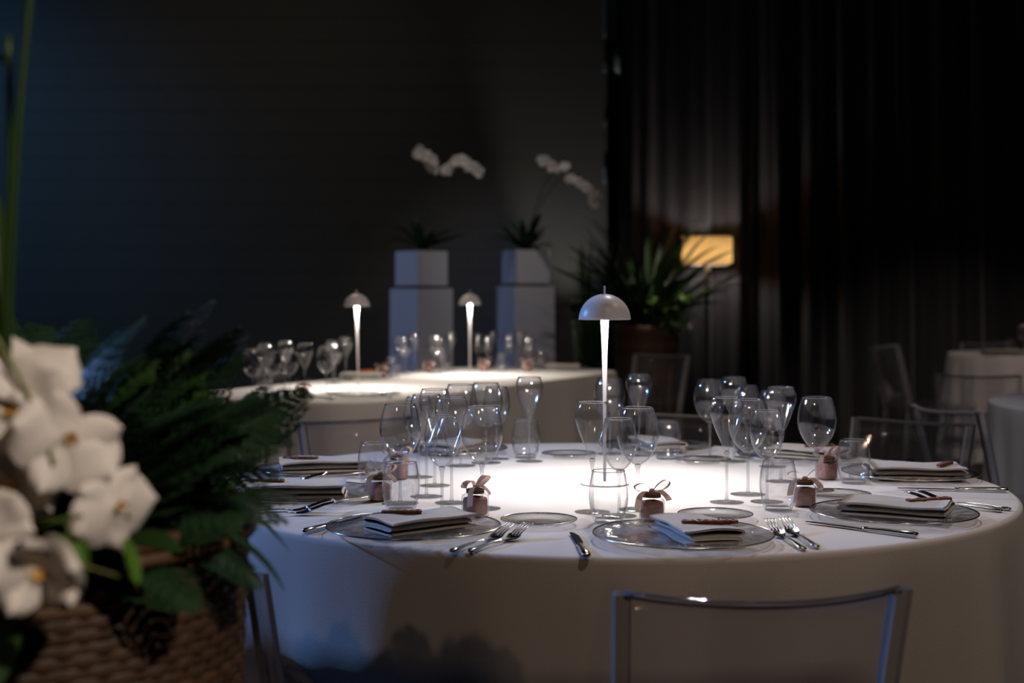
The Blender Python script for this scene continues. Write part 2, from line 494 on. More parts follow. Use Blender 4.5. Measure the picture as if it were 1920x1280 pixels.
# ------------------------------------------------------------------ mushroom lamps
LED = emis('lamp_led', (1.0, 0.90, 0.80), 400)
def dome_prof():
    R, h = 0.0585, 0.058
    out = [(R * math.cos(a), h * math.sin(a)) for a in [PI / 2 * k / 14 for k in range(15)]]
    inn = [((R - 0.0015) * math.cos(a), (h - 0.0015) * math.sin(a)) for a in [PI / 2 * k / 14 for k in range(15)]][::-1]
    out[-1] = (0, h); inn[0] = (0, h - 0.0015)
    p = out[::-1] + inn[::-1]
    return p + []
me_shade = mesh('lamp_shade', *lathe(dome_prof(), 48), M_white)
me_stem = mesh('lamp_stem', *lathe([(0, 0.006), (0.0034, 0.006), (0.0034, 0.10), (0.0042, 0.2), (0.0058, 0.29), (0.0085, 0.365), (0.0095, 0.40), (0, 0.40)], 24), M_white)
me_base = mesh('lamp_base', *lathe([(0, 0), (0.055, 0), (0.056, 0.002), (0.055, 0.005), (0.02, 0.0065), (0, 0.0065)], 48), M_white)
me_pin = mesh('top_pin', *lathe([(0, 0.0), (0.0022, 0.0), (0.0022, 0.018), (0.0012, 0.0195), (0, 0.0195)], 12), M_white)
me_led = mesh('led_ring', *lathe([(0.012, 0), (0.039, 0)], 40)[0:2], LED, False)
def table_lamp(loc, label, tilt=(0, 0)):
    t = thing('table_lamp', label, 'lamp', loc, 0, 'white cordless mushroom lamps')
    t.rotation_euler = (tilt[0], tilt[1], 0)
    obj('lamp_base', me_base, t); obj('lamp_stem', me_stem, t)
    s = obj('lamp_shade', me_shade, t, (0, 0, 0.371))
    obj('top_pin', me_pin, s, (0, 0, 0.057))
    obj('led_ring', me_led, t, (0, 0, 0.371 + 0.009), (PI, 0, 0))
    return t
table_lamp(TC + Vector((0, 0, TZ)), 'white mushroom table lamp in the middle of the nearest table')
table_lamp((-0.694, 6.372, TZ), 'white mushroom lamp at the left end of the long table', (0.0, -0.02))
table_lamp((-0.221, 7.40, TZ), 'white mushroom lamp in front of the blue-lit plinth')

# ------------------------------------------------------------------ glassware
def wall(outer, th=0.0009):
    """closed thin wall from an outer profile bottom->top"""
    inn = []
    for i, (r, z) in enumerate(outer):
        a = Vector(outer[max(i - 1, 0)]); b = Vector(outer[min(i + 1, len(outer) - 1)])
        t = (b - a).normalized()
        inn.append((max(0.0, r - th * max(t.y, 0.0) - (0 if t.y > 0.1 else 0)), z + th * max(t.x, -0.2) if i < len(outer) - 1 else z))
    inn[0] = (0, outer[0][1] + th * 1.5)
    return outer + inn[::-1]

def smooth2(pts, n=5):
    return [(max(0, p.x), p.y) for p in catmull([Vector((a, b, 0)) for a, b in pts], n)]

def stemware(kind):
    if kind == 'tulip':
        H, zb = 0.216, 0.103
        bowl = [(0, zb), (0.0045, zb + 0.004), (0.012, zb + 0.020), (0.0235, zb + 0.046), (0.0325, zb + 0.072), (0.0350, zb + 0.086), (0.0335, zb + 0.100), (0.0288, H)]
        fr = 0.035
    elif kind == 'wine':
        H, zb = 0.203, 0.088
        bowl = [(0, zb), (0.008, zb + 0.0025), (0.022, zb + 0.013), (0.0355, zb + 0.034), (0.0415, zb + 0.056), (0.0415, zb + 0.074), (0.0375, zb + 0.097), (0.0315, H)]
        fr = 0.038
    else:
        H, zb = 0.188, 0.086
        bowl = [(0, zb), (0.007, zb + 0.002), (0.019, zb + 0.012), (0.0300, zb + 0.031), (0.0350, zb + 0.052), (0.0350, zb + 0.067), (0.0315, zb + 0.086), (0.0272, H)]
        fr = 0.034
    b = mesh(kind + '_bowl', *lathe(wall(smooth2(bowl, 4)), 40), G_bowl)
    s = mesh(kind + '_stem', *lathe([(0, 0.0045), (0.0045, 0.005), (0.0033, 0.012), (0.0030, 0.03), (0.0030, zb - 0.022), (0.0040, zb - 0.008), (0.0062, zb + 0.0005), (0.0045, zb + 0.003), (0, zb + 0.0012)], 16), G_stem)
    f = mesh(kind + '_foot', *lathe([(0, 0.0), (fr * 0.97, 0.0), (fr, 0.0008), (fr * 0.98, 0.0016), (fr * 0.6, 0.0026), (fr * 0.2, 0.0042), (0, 0.0052)], 40), G_foot)
    r = mesh(kind + '_rim', *ring(bowl[-1][0] - 0.0004, H, 0.0008), G_rim)
    return b, s, f, r

def ring(R, z, r, seg=40, sub=6):
    V, F = [], []
    for i in range(seg):
        a = 2 * PI * i / seg
        for k in range(sub):
            b = 2 * PI * k / sub
            V.append(Vector(((R + r * math.cos(b)) * math.cos(a), (R + r * math.cos(b)) * math.sin(a), z + r * math.sin(b))))
    for i in range(seg):
        for k in range(sub):
            i2, k2 = (i + 1) % seg, (k + 1) % sub
            F.append((i * sub + k, i2 * sub + k, i2 * sub + k2, i * sub + k2))
    return V, F

WARE = {k: stemware(k) for k in ('tulip', 'wine', 'white')}
GNAME = {'tulip': ('tulip_glass', 'pointed tulip glass'), 'wine': ('wine_glass', 'large round wine glass'), 'white': ('white_wine_glass', 'small wine glass')}
def glass(kind, x, y, where, group):
    t = thing(GNAME[kind][0], 'clear ' + GNAME[kind][1] + ' ' + where, 'wine glass', (x, y, TZ), random.uniform(0, 6), group)
    b, s, f, r = WARE[kind]
    bo_ = obj('bowl', b, t); obj('rim', r, bo_)
    obj('stem', s, t); obj('foot', f, t)
    return t

tum = smooth2([(0.0, 0.0), (0.0245, 0.0005), (0.0275, 0.004), (0.0335, 0.022), (0.0370, 0.045), (0.0365, 0.066), (0.0335, 0.085), (0.0305, 0.098)], 4)
tin = smooth2([(0.0, 0.0085), (0.018, 0.0090), (0.0265, 0.012), (0.0322, 0.024), (0.0360, 0.045), (0.0355, 0.066), (0.0325, 0.085), (0.0296, 0.0978)], 4)
me_tw = mesh('tumbler_wall', *lathe(tum + tin[::-1], 44), G_bowl)
me_tr = mesh('tumbler_rim', *ring(0.0301, 0.098, 0.0008), G_rim)
me_tb = mesh('tumbler_base', *lathe([(0, 0.0012), (0.0238, 0.0014), (0.0262, 0.0045), (0.0250, 0.0080), (0.0, 0.0078)], 40), G_foot)
def tumbler(x, y, where, group):
    t = thing('water_tumbler', 'clear stemless water tumbler ' + where, 'tumbler', (x, y, TZ), 0, group)
    a = obj('wall', me_tw, t); obj('rim', me_tr, a); obj('base', me_tb, t)
    return t

# ------------------------------------------------------------------ plates
def relief(part):
    V, F = part
    for v in V:
        r = math.hypot(v.x, v.y)
        if 0.105 < r < 0.1535:
            a = math.atan2(v.y, v.x); q = math.sin(PI * (r - 0.105) / 0.0485)
            v.z += q * (0.0016 * math.sin(a * 18) * math.sin((r - 0.105) * 150) + 0.0009 * math.sin(a * 36 + 1))
    return V, F
me_ch = mesh('charger_disc', *relief(lathe([(0, 0.004), (0.095, 0.004), (0.102, 0.006), (0.112, 0.0085), (0.118, 0.0091), (0.126, 0.0099), (0.134, 0.0107), (0.142, 0.0116), (0.150, 0.0125), (0.157, 0.0135), (0.157, 0.015), (0.150, 0.0155), (0.142, 0.0146), (0.134, 0.0138), (0.126, 0.0130), (0.118, 0.0122), (0.112, 0.0115), (0.100, 0.0085), (0.094, 0.0065), (0, 0.0065)], 144)), G_plate)
me_chr = mesh('charger_rim', *ring(0.1565, 0.0143, 0.0016, 64), M_silver)
me_chf = mesh('charger_foot', *ring(0.092, 0.0026, 0.0024, 56), G_foot)
me_cb = mesh('relief_bead', *lathe([(0, 0), (0.006, 0), (0.0085, 0.0012), (0.0055, 0.0028), (0, 0.0034)], 10), G_plate)
def charger(x, y, where, beads=True):
    t = thing('charger_plate', 'clear glass charger plate with silver rim ' + where, 'plate', (x, y, TZ), random.uniform(0, 6), 'glass charger plates')
    d = obj('disc', me_ch, t); obj('rim', me_chr, t); obj('foot_ring', me_chf, t)
    if beads:
        V, F = [], []
        bp = lathe([(0, 0), (0.006, 0), (0.0085, 0.0010), (0.0055, 0.0022), (0, 0.0026)], 8)
        parts = []
        for k in range(22):
            a = 2 * PI * k / 22
            parts.append(xf(bp, Matrix.Translation((0.131 * math.cos(a), 0.131 * math.sin(a), 0.0135)) @ Matrix.Rotation(a, 4, 'Z') @ Matrix.Diagonal((1.7, 1.0, 1.0, 1))))
        global me_beads
        if me_beads is None: me_beads = mesh('rim_relief', *merge(*parts), G_plate)
        tag(obj('rim_relief', me_beads, d), kind='stuff')
    return t
me_beads = None
me_bp = mesh('side_plate_disc', *lathe([(0, 0.003), (0.042, 0.003), (0.046, 0.005), (0.070, 0.0095), (0.0715, 0.0105), (0.070, 0.0115), (0.046, 0.0075), (0.041, 0.005), (0, 0.005)], 56), G_plain)
me_bpr = mesh('side_plate_rim', *ring(0.0710, 0.0106, 0.0011, 56), M_silver)
me_bpf = mesh('side_plate_foot', *ring(0.040, 0.0019, 0.0018, 48), G_foot)
def side_plate(x, y, where):
    t = thing('side_plate', 'small clear glass side plate ' + where, 'plate', (x, y, TZ), 0, 'glass side plates')
    obj('disc', me_bp, t); obj('rim', me_bpr, t); obj('foot_ring', me_bpf, t)
    return t

# ------------------------------------------------------------------ napkins
def napkin_mesh(seed, W=0.10, Ln=0.18, flip=1):
    rnd = random.Random(seed)
    # centre line of the folded cloth seen end-on (width, height)
    pts = [(-0.48, 0.0), (0.40, 0.0), (0.49, 0.10), (0.49, 0.20), (0.40, 0.30), (-0.40, 0.30), (-0.43, 0.36), (-0.40, 0.44), (0.36, 0.50), (0.47, 0.56), (0.53, 0.50),
           (0.555, 0.30), (0.56, 0.10)]
    a = [(-0.50, 0.05), (0.30, 0.07), (0.44, 0.12), (0.47, 0.24), (0.38, 0.34), (0.0, 0.36), (-0.30, 0.36), (-0.38, 0.42), (-0.30, 0.50), (0.1, 0.52), (0.42, 0.52),
         (0.52, 0.60), (0.545, 0.74), (0.50, 0.88), (0.38, 0.95), (0.0, 0.94), (-0.3, 0.92), (-0.50, 0.90)]
    c = catmull([Vector((x * W * flip, z * 0.024, 0)) for x, z in a], 4)
    th = 0.0021
    L_, R_ = [], []
    for i, p in enumerate(c):
        t = (c[min(i + 1, len(c) - 1)] - c[max(i - 1, 0)]).normalized()
        nn = Vector((-t.y, t.x, 0))
        L_.append(p + nn * th); R_.append(p - nn * th)
    sec = L_ + R_[::-1]
    m = len(sec)
    V, F = [], []
    NS = 12
    for s in range(NS):
        t = s / (NS - 1)
        y = (t - 0.5) * Ln
        sk = 0.004 * math.sin(t * 3 + seed) + 0.002 * math.sin(t * 9 + seed * 2)
        sc = 1 + 0.03 * math.sin(t * 4 + seed)
        for p in sec:
            hz = p.y / 0.024
            bump = 0.0016 * hz * math.sin(t * 8 + p.x * 60 + seed)
            V.append(Vector((p.x * sc + sk, y + 0.004 * math.sin(hz * 5 + seed) * (2 * t - 1), max(0.0003, p.y + bump))))
    for s in range(NS - 1):
        for k in range(m):
            k2 = (k + 1) % m
            F.append((s * m + k, s * m + k2, (s + 1) * m + k2, (s + 1) * m + k))
    h = len(c)
    for s, rev in ((0, False), (NS - 1, True)):
        for k in range(h - 1):
            q = (s * m + k, s * m + k + 1, s * m + m - 2 - k, s * m + m - 1 - k)
            F.append(q if not rev else q[::-1])
    return mesh('napkin', V, F, M_napkin)
NAP = [napkin_mesh(1), napkin_mesh(2, flip=-1), napkin_mesh(5, 0.11, 0.19)]
def napkin(x, y, rz, where, v=0, sc=1.0, z=TZ + 0.0070):
    o = obj('napkin', NAP[v], None, (x, y, z), (0, 0, rz), sc)
    return tag(o, 'folded ivory napkin ' + where, 'napkin', 'folded napkins')

def tag_mesh(seed, n=8):
    rnd = random.Random(seed)
    P = []
    Ln = 0.0105 * n
    P.append(box(-Ln / 2, Ln / 2, -0.003, 0.001, 0, 0.0055))
    for k in range(n):
        x = -Ln / 2 + Ln * (k + 0.5) / n
        rr = rnd.uniform(0.0040, 0.0062)
        hgt = rnd.choice([0.006, 0.007, 0.011])
        ri = ring(rr, 0.0034, 0.0026, 10, 5)
        P.append(xf(ri, Matrix.Translation((x, rr * 0.6, 0)) @ Matrix.Diagonal((0.8, 1.0 if hgt < 0.01 else 1.5, 1, 1))))
    return merge(*P)
TAGM = [mesh('letters', *tag_mesh(s, n), M_tag) for s, n in ((1, 6), (2, 8), (3, 7))]
TAGA = mesh('letters', *tag_mesh(4, 7), M_tagA)
def name_tag(x, y, rz, where, v=0, z=TZ + 0.0315, amber=False, rx=0.0, sc=1.15):
    o = obj('wooden_name_tag', TAGA if amber else TAGM[v], None, (x, y, z), (rx, 0, rz), sc)
    return tag(o, ('amber' if amber else 'brown') + ' wooden name tag ' + where, 'name tag', 'wooden name tags')

# ------------------------------------------------------------------ cutlery
def fork_meshes():
    head = []
    z = lambda y: 0.004 + 0.016 * max(0, (y - 0.115) / 0.085) ** 1.1 - 0.006 * max(0, 1 - abs(y - 0.135) / 0.04)
    for k in range(4):
        x = (k - 1.5) * 0.0062
        head.append(tube([(x * 0.95, y, z(y) + 0.004) for y in (0.145, 0.16, 0.175, 0.19, 0.2)], [0.0021, 0.0019, 0.0017, 0.0014, 0.0008], 6, flat=0.8))
    def pal(u, v):
        y = 0.118 + v * 0.032
        wd = 0.003 + 0.0092 * math.sin(min(1, v * 1.25) * PI / 2)
        return ((u - 0.5) * 2 * wd, y, z(y) + 0.004 + (abs(u - 0.5) * 2) ** 2 * 0.0015)
    t = sheet(pal, 7, 8)
    b = [p - Vector((0, 0, 0.0022)) for p in t[0]], [f[::-1] for f in t[1]]
    head += [t, b]
    path = [(0, 0.124, z(0.124) + 0.003), (0, 0.10, 0.0075), (0, 0.075, 0.008), (0, 0.045, 0.0065), (0, 0.018, 0.0045), (0, 0.004, 0.004), (0, 0.0, 0.004)]
    hd = tube(path, [0.003, 0.0026, 0.0028, 0.0045, 0.0066, 0.0072, 0.004], 10, flat=0.5)
    bead = [xf(tube([(0, -0.0, 0), (0, 0.012, 0)], [0.0045, 0.003], 8, flat=0.5), Matrix.Translation((0, 0.004, 0.0055)))]
    return mesh('fork_head', *merge(*head), M_steel), mesh('fork_handle', *merge(hd, *bead), M_steel)
FH, FD = fork_meshes()
def knife_meshes():
    def prof(y):
        t = (y - 0.105) / 0.125
        return 0.0085 * (1 - 0.75 * max(0, t - 0.75) / 0.25) * min(1, 0.55 + t * 2)
    def bl(u, v):
        y = 0.105 + v * 0.125
        wd = prof(y)
        x = -0.004 + u * (wd + 0.005) if True else 0
        return (x, y, 0.0035)
    t = sheet(bl, 4, 14)
    up = [p + Vector((0, 0, 0.0009 * (1 - (i % 4) / 3))) for i, p in enumerate(t[0])]
    dn = [p - Vector((0, 0, 0.0009 * (1 - (i % 4) / 3) + 0.0001)) for i, p in enumerate(t[0])]
    blade = merge((up, t[1]), (dn, [f[::-1] for f in t[1]]))
    hd = tube([(0, 0.0, 0.0055), (0, 0.004, 0.0055), (0, 0.03, 0.0055), (0, 0.07, 0.0052), (0, 0.095, 0.0045), (0, 0.102, 0.0042), (0, 0.110, 0.0038)], [0.005, 0.0078, 0.0074, 0.0062, 0.0052, 0.0066, 0.0048], 12, flat=0.62)
    return mesh('knife_blade', *blade, M_blade), mesh('knife_handle', *hd, M_steel)
KB, KH = knife_meshes()
def cutlery(kind, end, tip, where, group, z=TZ + 0.0012):
    e = Vector((*end, 0)); d = Vector((*tip, 0)) - e
    a = math.atan2(d.y, d.x) - PI / 2
    if kind == 'fork':
        t = thing('fork', 'polished steel fork ' + where, 'fork', (e.x, e.y, z - 0.001), a, group)
        obj('head', FH, t); obj('handle', FD, t)
    else:
        t = thing('table_knife', 'polished steel table knife ' + where, 'knife', (e.x, e.y, z), a, group)
        obj('blade', KB, t); obj('handle', KH, t)
    return t

# ------------------------------------------------------------------ favour jars
def sqr(r, z, k=8, p=4.0):
    return [Vector((r * math.copysign(abs(math.cos(a)) ** (2 / p), math.cos(a)), r * math.copysign(abs(math.sin(a)) ** (2 / p), math.sin(a)), z)) for a in [2 * PI * i / 32 for i in range(32)]]
def loft(rings, cap=True):
    n = len(rings[0]); V = [p for r in rings for p in r]; F = []
    for i in range(len(rings) - 1):
        for k in range(n):
            k2 = (k + 1) % n
            F.append((i * n + k, i * n + k2, (i + 1) * n + k2, (i + 1) * n + k))
    if cap: F += [tuple(range(n))[::-1], tuple(range((len(rings) - 1) * n, len(rings) * n))]
    return V, F
me_jb = mesh('jar_body', *loft([sqr(0.020, 0.0), sqr(0.0222, 0.0015), sqr(0.0225, 0.036), sqr(0.021, 0.041), sqr(0.0155, 0.045, p=2.6), sqr(0.0155, 0.050, p=2.2)]), G_jar)
me_jc = mesh('jar_filling', *loft([sqr(0.0185, 0.0035), sqr(0.0200, 0.006), sqr(0.0202, 0.030), sqr(0.0190, 0.036), sqr(0.008, 0.039)]), M_candy)
me_jl = mesh('jar_collar', *merge(ring(0.0158, 0.0465, 0.0022, 28, 6), ring(0.0160, 0.0505, 0.0022, 28, 6), lathe([(0, 0.0535), (0.0145, 0.0535), (0.0152, 0.050), (0.0152, 0.046)], 28)), M_twine)
def bow_mesh(seed):
    rnd = random.Random(seed)
    P = []
    for s in (-1, 1):
        tl = rnd.uniform(0.2, 0.6)
        path = catmull([(0, 0, 0.054), (s * 0.011, -0.003, 0.067 + tl * 0.004), (s * 0.024, -0.005, 0.074 + s * 0.003), (s * 0.034, -0.003, 0.069 + s * 0.003), (s * 0.029, 0.004, 0.059 + s * 0.002), (s * 0.013, 0.004, 0.0545), (0, 0, 0.054)], 4)
        wd = 0.0075
        for sg, o in ((1, 0), (-1, 0.0006)):
            V = []
            for i, p in enumerate(path):
                q = math.sin(PI * i / (len(path) - 1))
                ww = wd * (0.35 + 0.65 * q)
                V += [p + Vector((0, -ww - o, 0)), p + Vector((0, ww + o, 0))]
            F = [(2 * i, 2 * i + 1, 2 * i + 3, 2 * i + 2)[::sg] for i in range(len(path) - 1)]
            P.append((V, F))
        tail = catmull([(0, -0.002, 0.056), (s * 0.014, -0.006, 0.056), (s * 0.026, -0.010, 0.046), (s * 0.031, -0.012, 0.030 + 0.008 * s)], 4)
        V = []
        for i, p in enumerate(tail):
            V += [p + Vector((-0.006, -0.002 * s, 0)), p + Vector((0.006, 0.002 * s, 0.002))]
        P.append((V, [(2 * i, 2 * i + 1, 2 * i + 3, 2 * i + 2) for i in range(len(tail) - 1)]))
    P.append(xf(lathe([(0, -0.005), (0.005, -0.003), (0.0062, 0), (0.005, 0.004), (0, 0.006)], 12), Matrix.Translation((0, -0.001, 0.056))))
    return mesh('bow', *merge(*P), M_ribbon)
BOWS = [bow_mesh(3), bow_mesh(8)]
def jar(x, y, where, rz=0.0, v=0, group='ribboned favour jars', z=TZ):
    t = thing('favour_jar', 'ribboned jar of pink sweets ' + where, 'jar', (x, y, z), rz, group)
    b = obj('jar_body', me_jb, t); obj('filling', me_jc, t); c = obj('collar', me_jl, t); obj('ribbon_bow', BOWS[v], t)
    return t

# ------------------------------------------------------------------ nearest table: settings
GN = 'glasses on the nearest table'
SET = {
 'front': ('at the nearest middle setting', dict(tulip=(0.158, 2.774), white=(0.207, 2.725), wine=(0.250, 2.805)), (0.181, 2.645)),
 'front_left': ('at the front setting next to the basket', dict(tulip=(-0.124, 2.895), white=(-0.138, 2.783), wine=(-0.060, 2.819)), (-0.218, 2.770)),
 'left': ('at the left setting partly behind fern', dict(wine=(-0.229, 2.887), tulip=(-0.181, 2.985)), (-0.305, 3.126)),
 'far_left': ('at the far-left setting before the long table', dict(wine=(-0.128, 3.52), tulip=(-0.173, 3.155), white=(-0.219, 3.302)), None),
 'back_left': ('at the back setting left of the lamp', dict(tulip=(0.044, 3.61), white=(-0.040, 3.665), wine=(-0.066, 3.58)), (0.036, 3.690)),
 'back': ('at the back setting right of the lamp', dict(wine=(0.262, 3.782), tulip=(0.337, 3.74)), (0.402, 3.665)),
 'back_right': ('at the back-right setting', dict(wine=(0.521, 3.711), tulip=(0.568, 3.61), white=(0.617, 3.705)), None),
 'right': ('at the rightmost setting', dict(wine=(0.666, 3.080), tulip=(0.615, 3.225), white=(0.647, 3.50)), (0.774, 3.194)),
 'right_front': ('at the front-right setting', dict(tulip=(0.442, 2.903), wine=(0.505, 3.018), white=(0.526, 2.910)), (0.528, 2.796)),
}
for k, (wh, gl, tu) in SET.items():
    for kind, (x, y) in gl.items(): glass(kind, x, y, wh, GN)
    if tu: tumbler(tu[0], tu[1], wh, GN)

def rad(ang, r=0.735):
    a = math.radians(ang)
    return TC.x + r * math.cos(a), TC.y + r * math.sin(a)
CH = {'front': (0.297, 2.452), 'front_left': (-0.177, 2.535), 'right_front': (0.73, 2.70), 'right': rad(9, 0.73), 'left': (-0.430, 2.965), 'far_left': (-0.455, 3.385),
      'back_left': rad(121, 0.735), 'back': rad(75, 0.72), 'back_right': rad(42, 0.72)}
for k, (x, y) in CH.items():
    charger(x, y, SET[k][0])
# napkin direction: long axis (local y) as an angle
NP = {'front': (0.318, 2.470, 0.20, 0, 1.0), 'front_left': (-0.165, 2.545, -0.95, 1, 1.0), 'right_front': (0.735, 2.705, 1.13, 2, 1.05), 'right': (0.935, 3.27, 1.50, 2, 1.1),
      'left': (-0.455, 2.955, -1.50, 1, 1.15), 'far_left': (-0.45, 3.38, -1.40, 1, 1.15), 'back_left': (-0.165, 3.81, -0.5, 0, 1.0), 'back': (0.395, 3.87, 0.2, 0, 1.0), 'back_right': (0.765, 3.66, 1.0, 2, 1.0)}
for k, (x, y, rz, v, s) in NP.items():
    napkin(x, y, rz, 'on the charger ' + SET[k][0], v, s)
NT = {'front': (0.343, 2.44, 0.05, 1), 'front_left': (-0.20, 2.55, 0.1, 0), 'right_front': (0.80, 2.70, 0.35, 1), 'right': (1.00, 3.25, 0.9, 0), 'left': (-0.52, 2.96, 0.03, 2),
      'far_left': (-0.505, 3.37, -0.05, 2), 'back_right': (0.80, 3.66, 0.3, 2)}
for k, (x, y, rz, v) in NT.items():
    name_tag(x, y, rz, 'on the napkin ' + SET[k][0], v, TZ + (0.0335 if k in ('left', 'far_left', 'right') else 0.0315))

GC = 'cutlery on the nearest table'
cutlery('knife', (0.121, 2.282), (0.105, 2.53), 'pointing away, left of the front charger', GC)
cutlery('knife', (-0.370, 2.515), (-0.265, 2.735), 'at the table edge beside the fern', GC)
cutlery('knife', (0.712, 2.475), (0.547, 2.64), 'in front of the near right charger', GC)
cutlery('knife', (1.070, 3.045), (0.865, 3.085), 'between the two right-hand chargers', GC)
cutlery('knife', (1.015, 3.56), (0.80, 3.50), 'behind the rightmost napkin', GC)
cutlery('fork', (0.486, 2.350), (0.462, 2.57), 'right of the front charger, nearer to the plate', GC)
cutlery('fork', (0.512, 2.368), (0.492, 2.58), 'right of the front charger, farther from the plate', GC)
cutlery('fork', (-0.101, 2.333), (-0.009, 2.486), 'left one of the near pair at the front', GC)
cutlery('fork', (-0.0706, 2.333), (0.028, 2.497), 'right one of the near pair at the front', GC)
cutlery('fork', (0.962, 2.765), (0.80, 2.90), 'behind the near right napkin, nearer fork', GC)
cutlery('fork', (0.985, 2.785), (0.825, 2.925), 'behind the near right napkin, farther fork', GC)
cutlery('fork', (-0.535, 2.70), (-0.33, 2.755), 'below the left napkin, nearer fork', GC)
cutlery('fork', (-0.545, 2.735), (-0.34, 2.79), 'below the left napkin, farther fork', GC)
cutlery('fork', (-0.62, 3.155), (-0.42, 3.175), 'between the two left chargers, nearer fork', GC)
cutlery('fork', (-0.62, 3.183), (-0.42, 3.205), 'between the two left chargers, farther fork', GC)
cutlery('fork', (0.655, 3.98), (0.605, 3.80), 'at the far edge beside the far right charger', GC)
cutlery('fork', (0.90, 3.52), (0.73, 3.45), 'between the rightmost napkin and the far right napkin', GC)

jar(0.265, 2.672, 'behind the front charger', 0.15, 0)
jar(-0.071, 2.725, 'behind the near forks, left of the side plate', 0.9, 1)
jar(-0.274, 2.923, 'behind the left tumbler', 0.4, 0)
jar(-0.265, 3.265, 'between the left wine glasses', -0.3, 1)
jar(0.592, 2.850, 'behind the near right tumbler', -0.1, 0)
jar(0.728, 3.262, 'beside the rightmost tumbler', 0.5, 1)
side_plate(0.050, 2.628, 'between the two near settings')
side_plate(0.388, 2.692, 'behind the front charger, right of the jar')
side_plate(0.682, 2.965, 'behind the near right jar')
side_plate(0.150, 3.715, 'at the far edge left of the lamp')
side_plate(0.485, 3.58, 'at the far edge right of the lamp')

# ------------------------------------------------------------------ clear acrylic chairs
def chair_meshes():
    W2, ZT, YT, YS = 0.187, 0.80, -0.285, -0.195
    def ybow(u):  # bow of the back, deepest in the middle
        return -0.045 * (1 - (2 * u - 1) ** 2)
    def lean(z):
        t = max(0, (z - 0.43) / (ZT - 0.43))
        return YS + (YT - YS) * t ** 1.15
    def pn(o):
        def fn(u, v):
            z = 0.47 + v * (ZT - 0.004 - 0.47)
            wv = (W2 - 0.012) * (0.92 + 0.08 * v)
            return ((2 * u - 1) * wv, lean(z) + ybow(u) * (0.35 + 0.65 * v) + o, z - 0.008 * v * (1 - (2 * u - 1) ** 2))
        return fn
    a = sheet(pn(-0.003), 15, 8); b = sheet(pn(0.003), 15, 8)
    n = len(a[0])
    Fb = [f[::-1] for f in b[1]]
    pv, pf = merge(a, (b[0], Fb))
    for i in range(14):
        pf.append((i + 1, i, n + i, n + i + 1)); t = 7 * 15
        pf.append((t + i, t + i + 1, n + t + i + 1, n + t + i))
    panel = mesh('chair_panel', pv, pf, G_acr)
    rail_path = [((2 * u - 1) * (W2 - 0.004), lean(ZT) + ybow(u), ZT - 0.008 * (1 - (2 * u - 1) ** 2)) for u in [k / 14 for k in range(15)]]
    rail = mesh('chair_rail', *tube(rail_path, 0.0055, 8), G_acrf)
    def post(s):
        P = []
        zs = [0.0, 0.15, 0.30, 0.43, 0.50, 0.58, 0.66, 0.74, ZT + 0.002]
        rings = []
        for z in zs:
            wv = s * (W2 * (0.92 + 0.08 * max(0, (z - 0.43) / (ZT - 0.43))))
            y = lean(z) if z > 0.43 else YS - 0.035 * (1 - z / 0.43)
            h = 0.0105 if z > 0.4 else 0.0105 + 0.004 * (z / 0.4)
            d = 0.014 if z > 0.43 else 0.012
            rings.append([Vector((wv - h, y - d, z)), Vector((wv + h, y - d, z)), Vector((wv + h, y + d, z)), Vector((wv - h, y + d, z))])
        return mesh('chair_post', *loft(rings), G_acrf, False)
    def leg(s):
        rings = []
        for z, h in ((0.0, 0.010), (0.2, 0.013), (0.44, 0.018)):
            rings.append([Vector((s * 0.175 + dx * h, 0.195 + 0.01 * (1 - z / 0.44) + dy * h, z)) for dx, dy in ((-1, -1), (1, -1), (1, 1), (-1, 1))])
        return mesh('chair_leg', *loft(rings), G_acrf, False)
    seat = mesh('chair_seat', *box(-0.195, 0.195, -0.19, 0.22, 0.44, 0.462, 0.006), G_acr, False)
    apron = mesh('chair_apron', *merge(box(-0.165, 0.165, 0.20, 0.206, 0.39, 0.44), box(-0.178, -0.172, -0.18, 0.18, 0.39, 0.44), box(0.172, 0.178, -0.18, 0.18, 0.39, 0.44)), G_acr, False)
    return panel, rail, (post(-1), post(1)), (leg(-1), leg(1)), seat, apron, YT
CM = chair_meshes()
def chair(cx_, cy_, fx, fy, label, sc=1.0):
    rz = math.atan2(fy, fx) - PI / 2
    off = Matrix.Rotation(rz, 3, 'Z') @ Vector((0, CM[6], 0)) * sc
    t = thing('clear_chair', label, 'chair', (cx_ - off.x, cy_ - off.y, 0), rz, 'clear acrylic chairs')
    t.scale = (sc,) * 3
    p = obj('backrest', CM[0], t); obj('top_rail', CM[1], p)
    for m in CM[2]: obj('back_post', m, t)
    for m in CM[3]: obj('front_leg', m, t)
    obj('seat', CM[4], t); obj('apron', CM[5], t)
    return t
chair(0.328, 1.845, -0.09, 1, 'clear acrylic chair nearest to the viewer, seen from behind')
chair(-0.517, 2.04, 0.485, 0.875, 'clear acrylic chair half hidden by the woven basket')
chair(-0.47, 4.33, 0.50, -0.866, 'clear acrylic chair between the round table and the long table')
chair(0.63, 4.50, -0.29, -0.96, 'clear acrylic chair behind the far setting of the round table')
chair(1.22, 4.30, -0.67, -0.74, 'clear acrylic chair behind the far right setting')
chair(1.468, 4.78, 0.94, 0.33, 'clear acrylic chair with lavender edges leaning at the right')
chair(2.43, 9.2, 0.78, -0.62, 'distant clear acrylic chair standing before the black curtain', 1.06)
chair(3.715, 11.10, 0.05, -1, 'clear acrylic chair behind the distant right table')
chair(2.23, 6.74, 0.35, 0.93, 'clear acrylic chair in front of the distant right table')
chair(0.95, 8.95, -0.55, -0.83, 'clear acrylic chair at the far end of the long table')

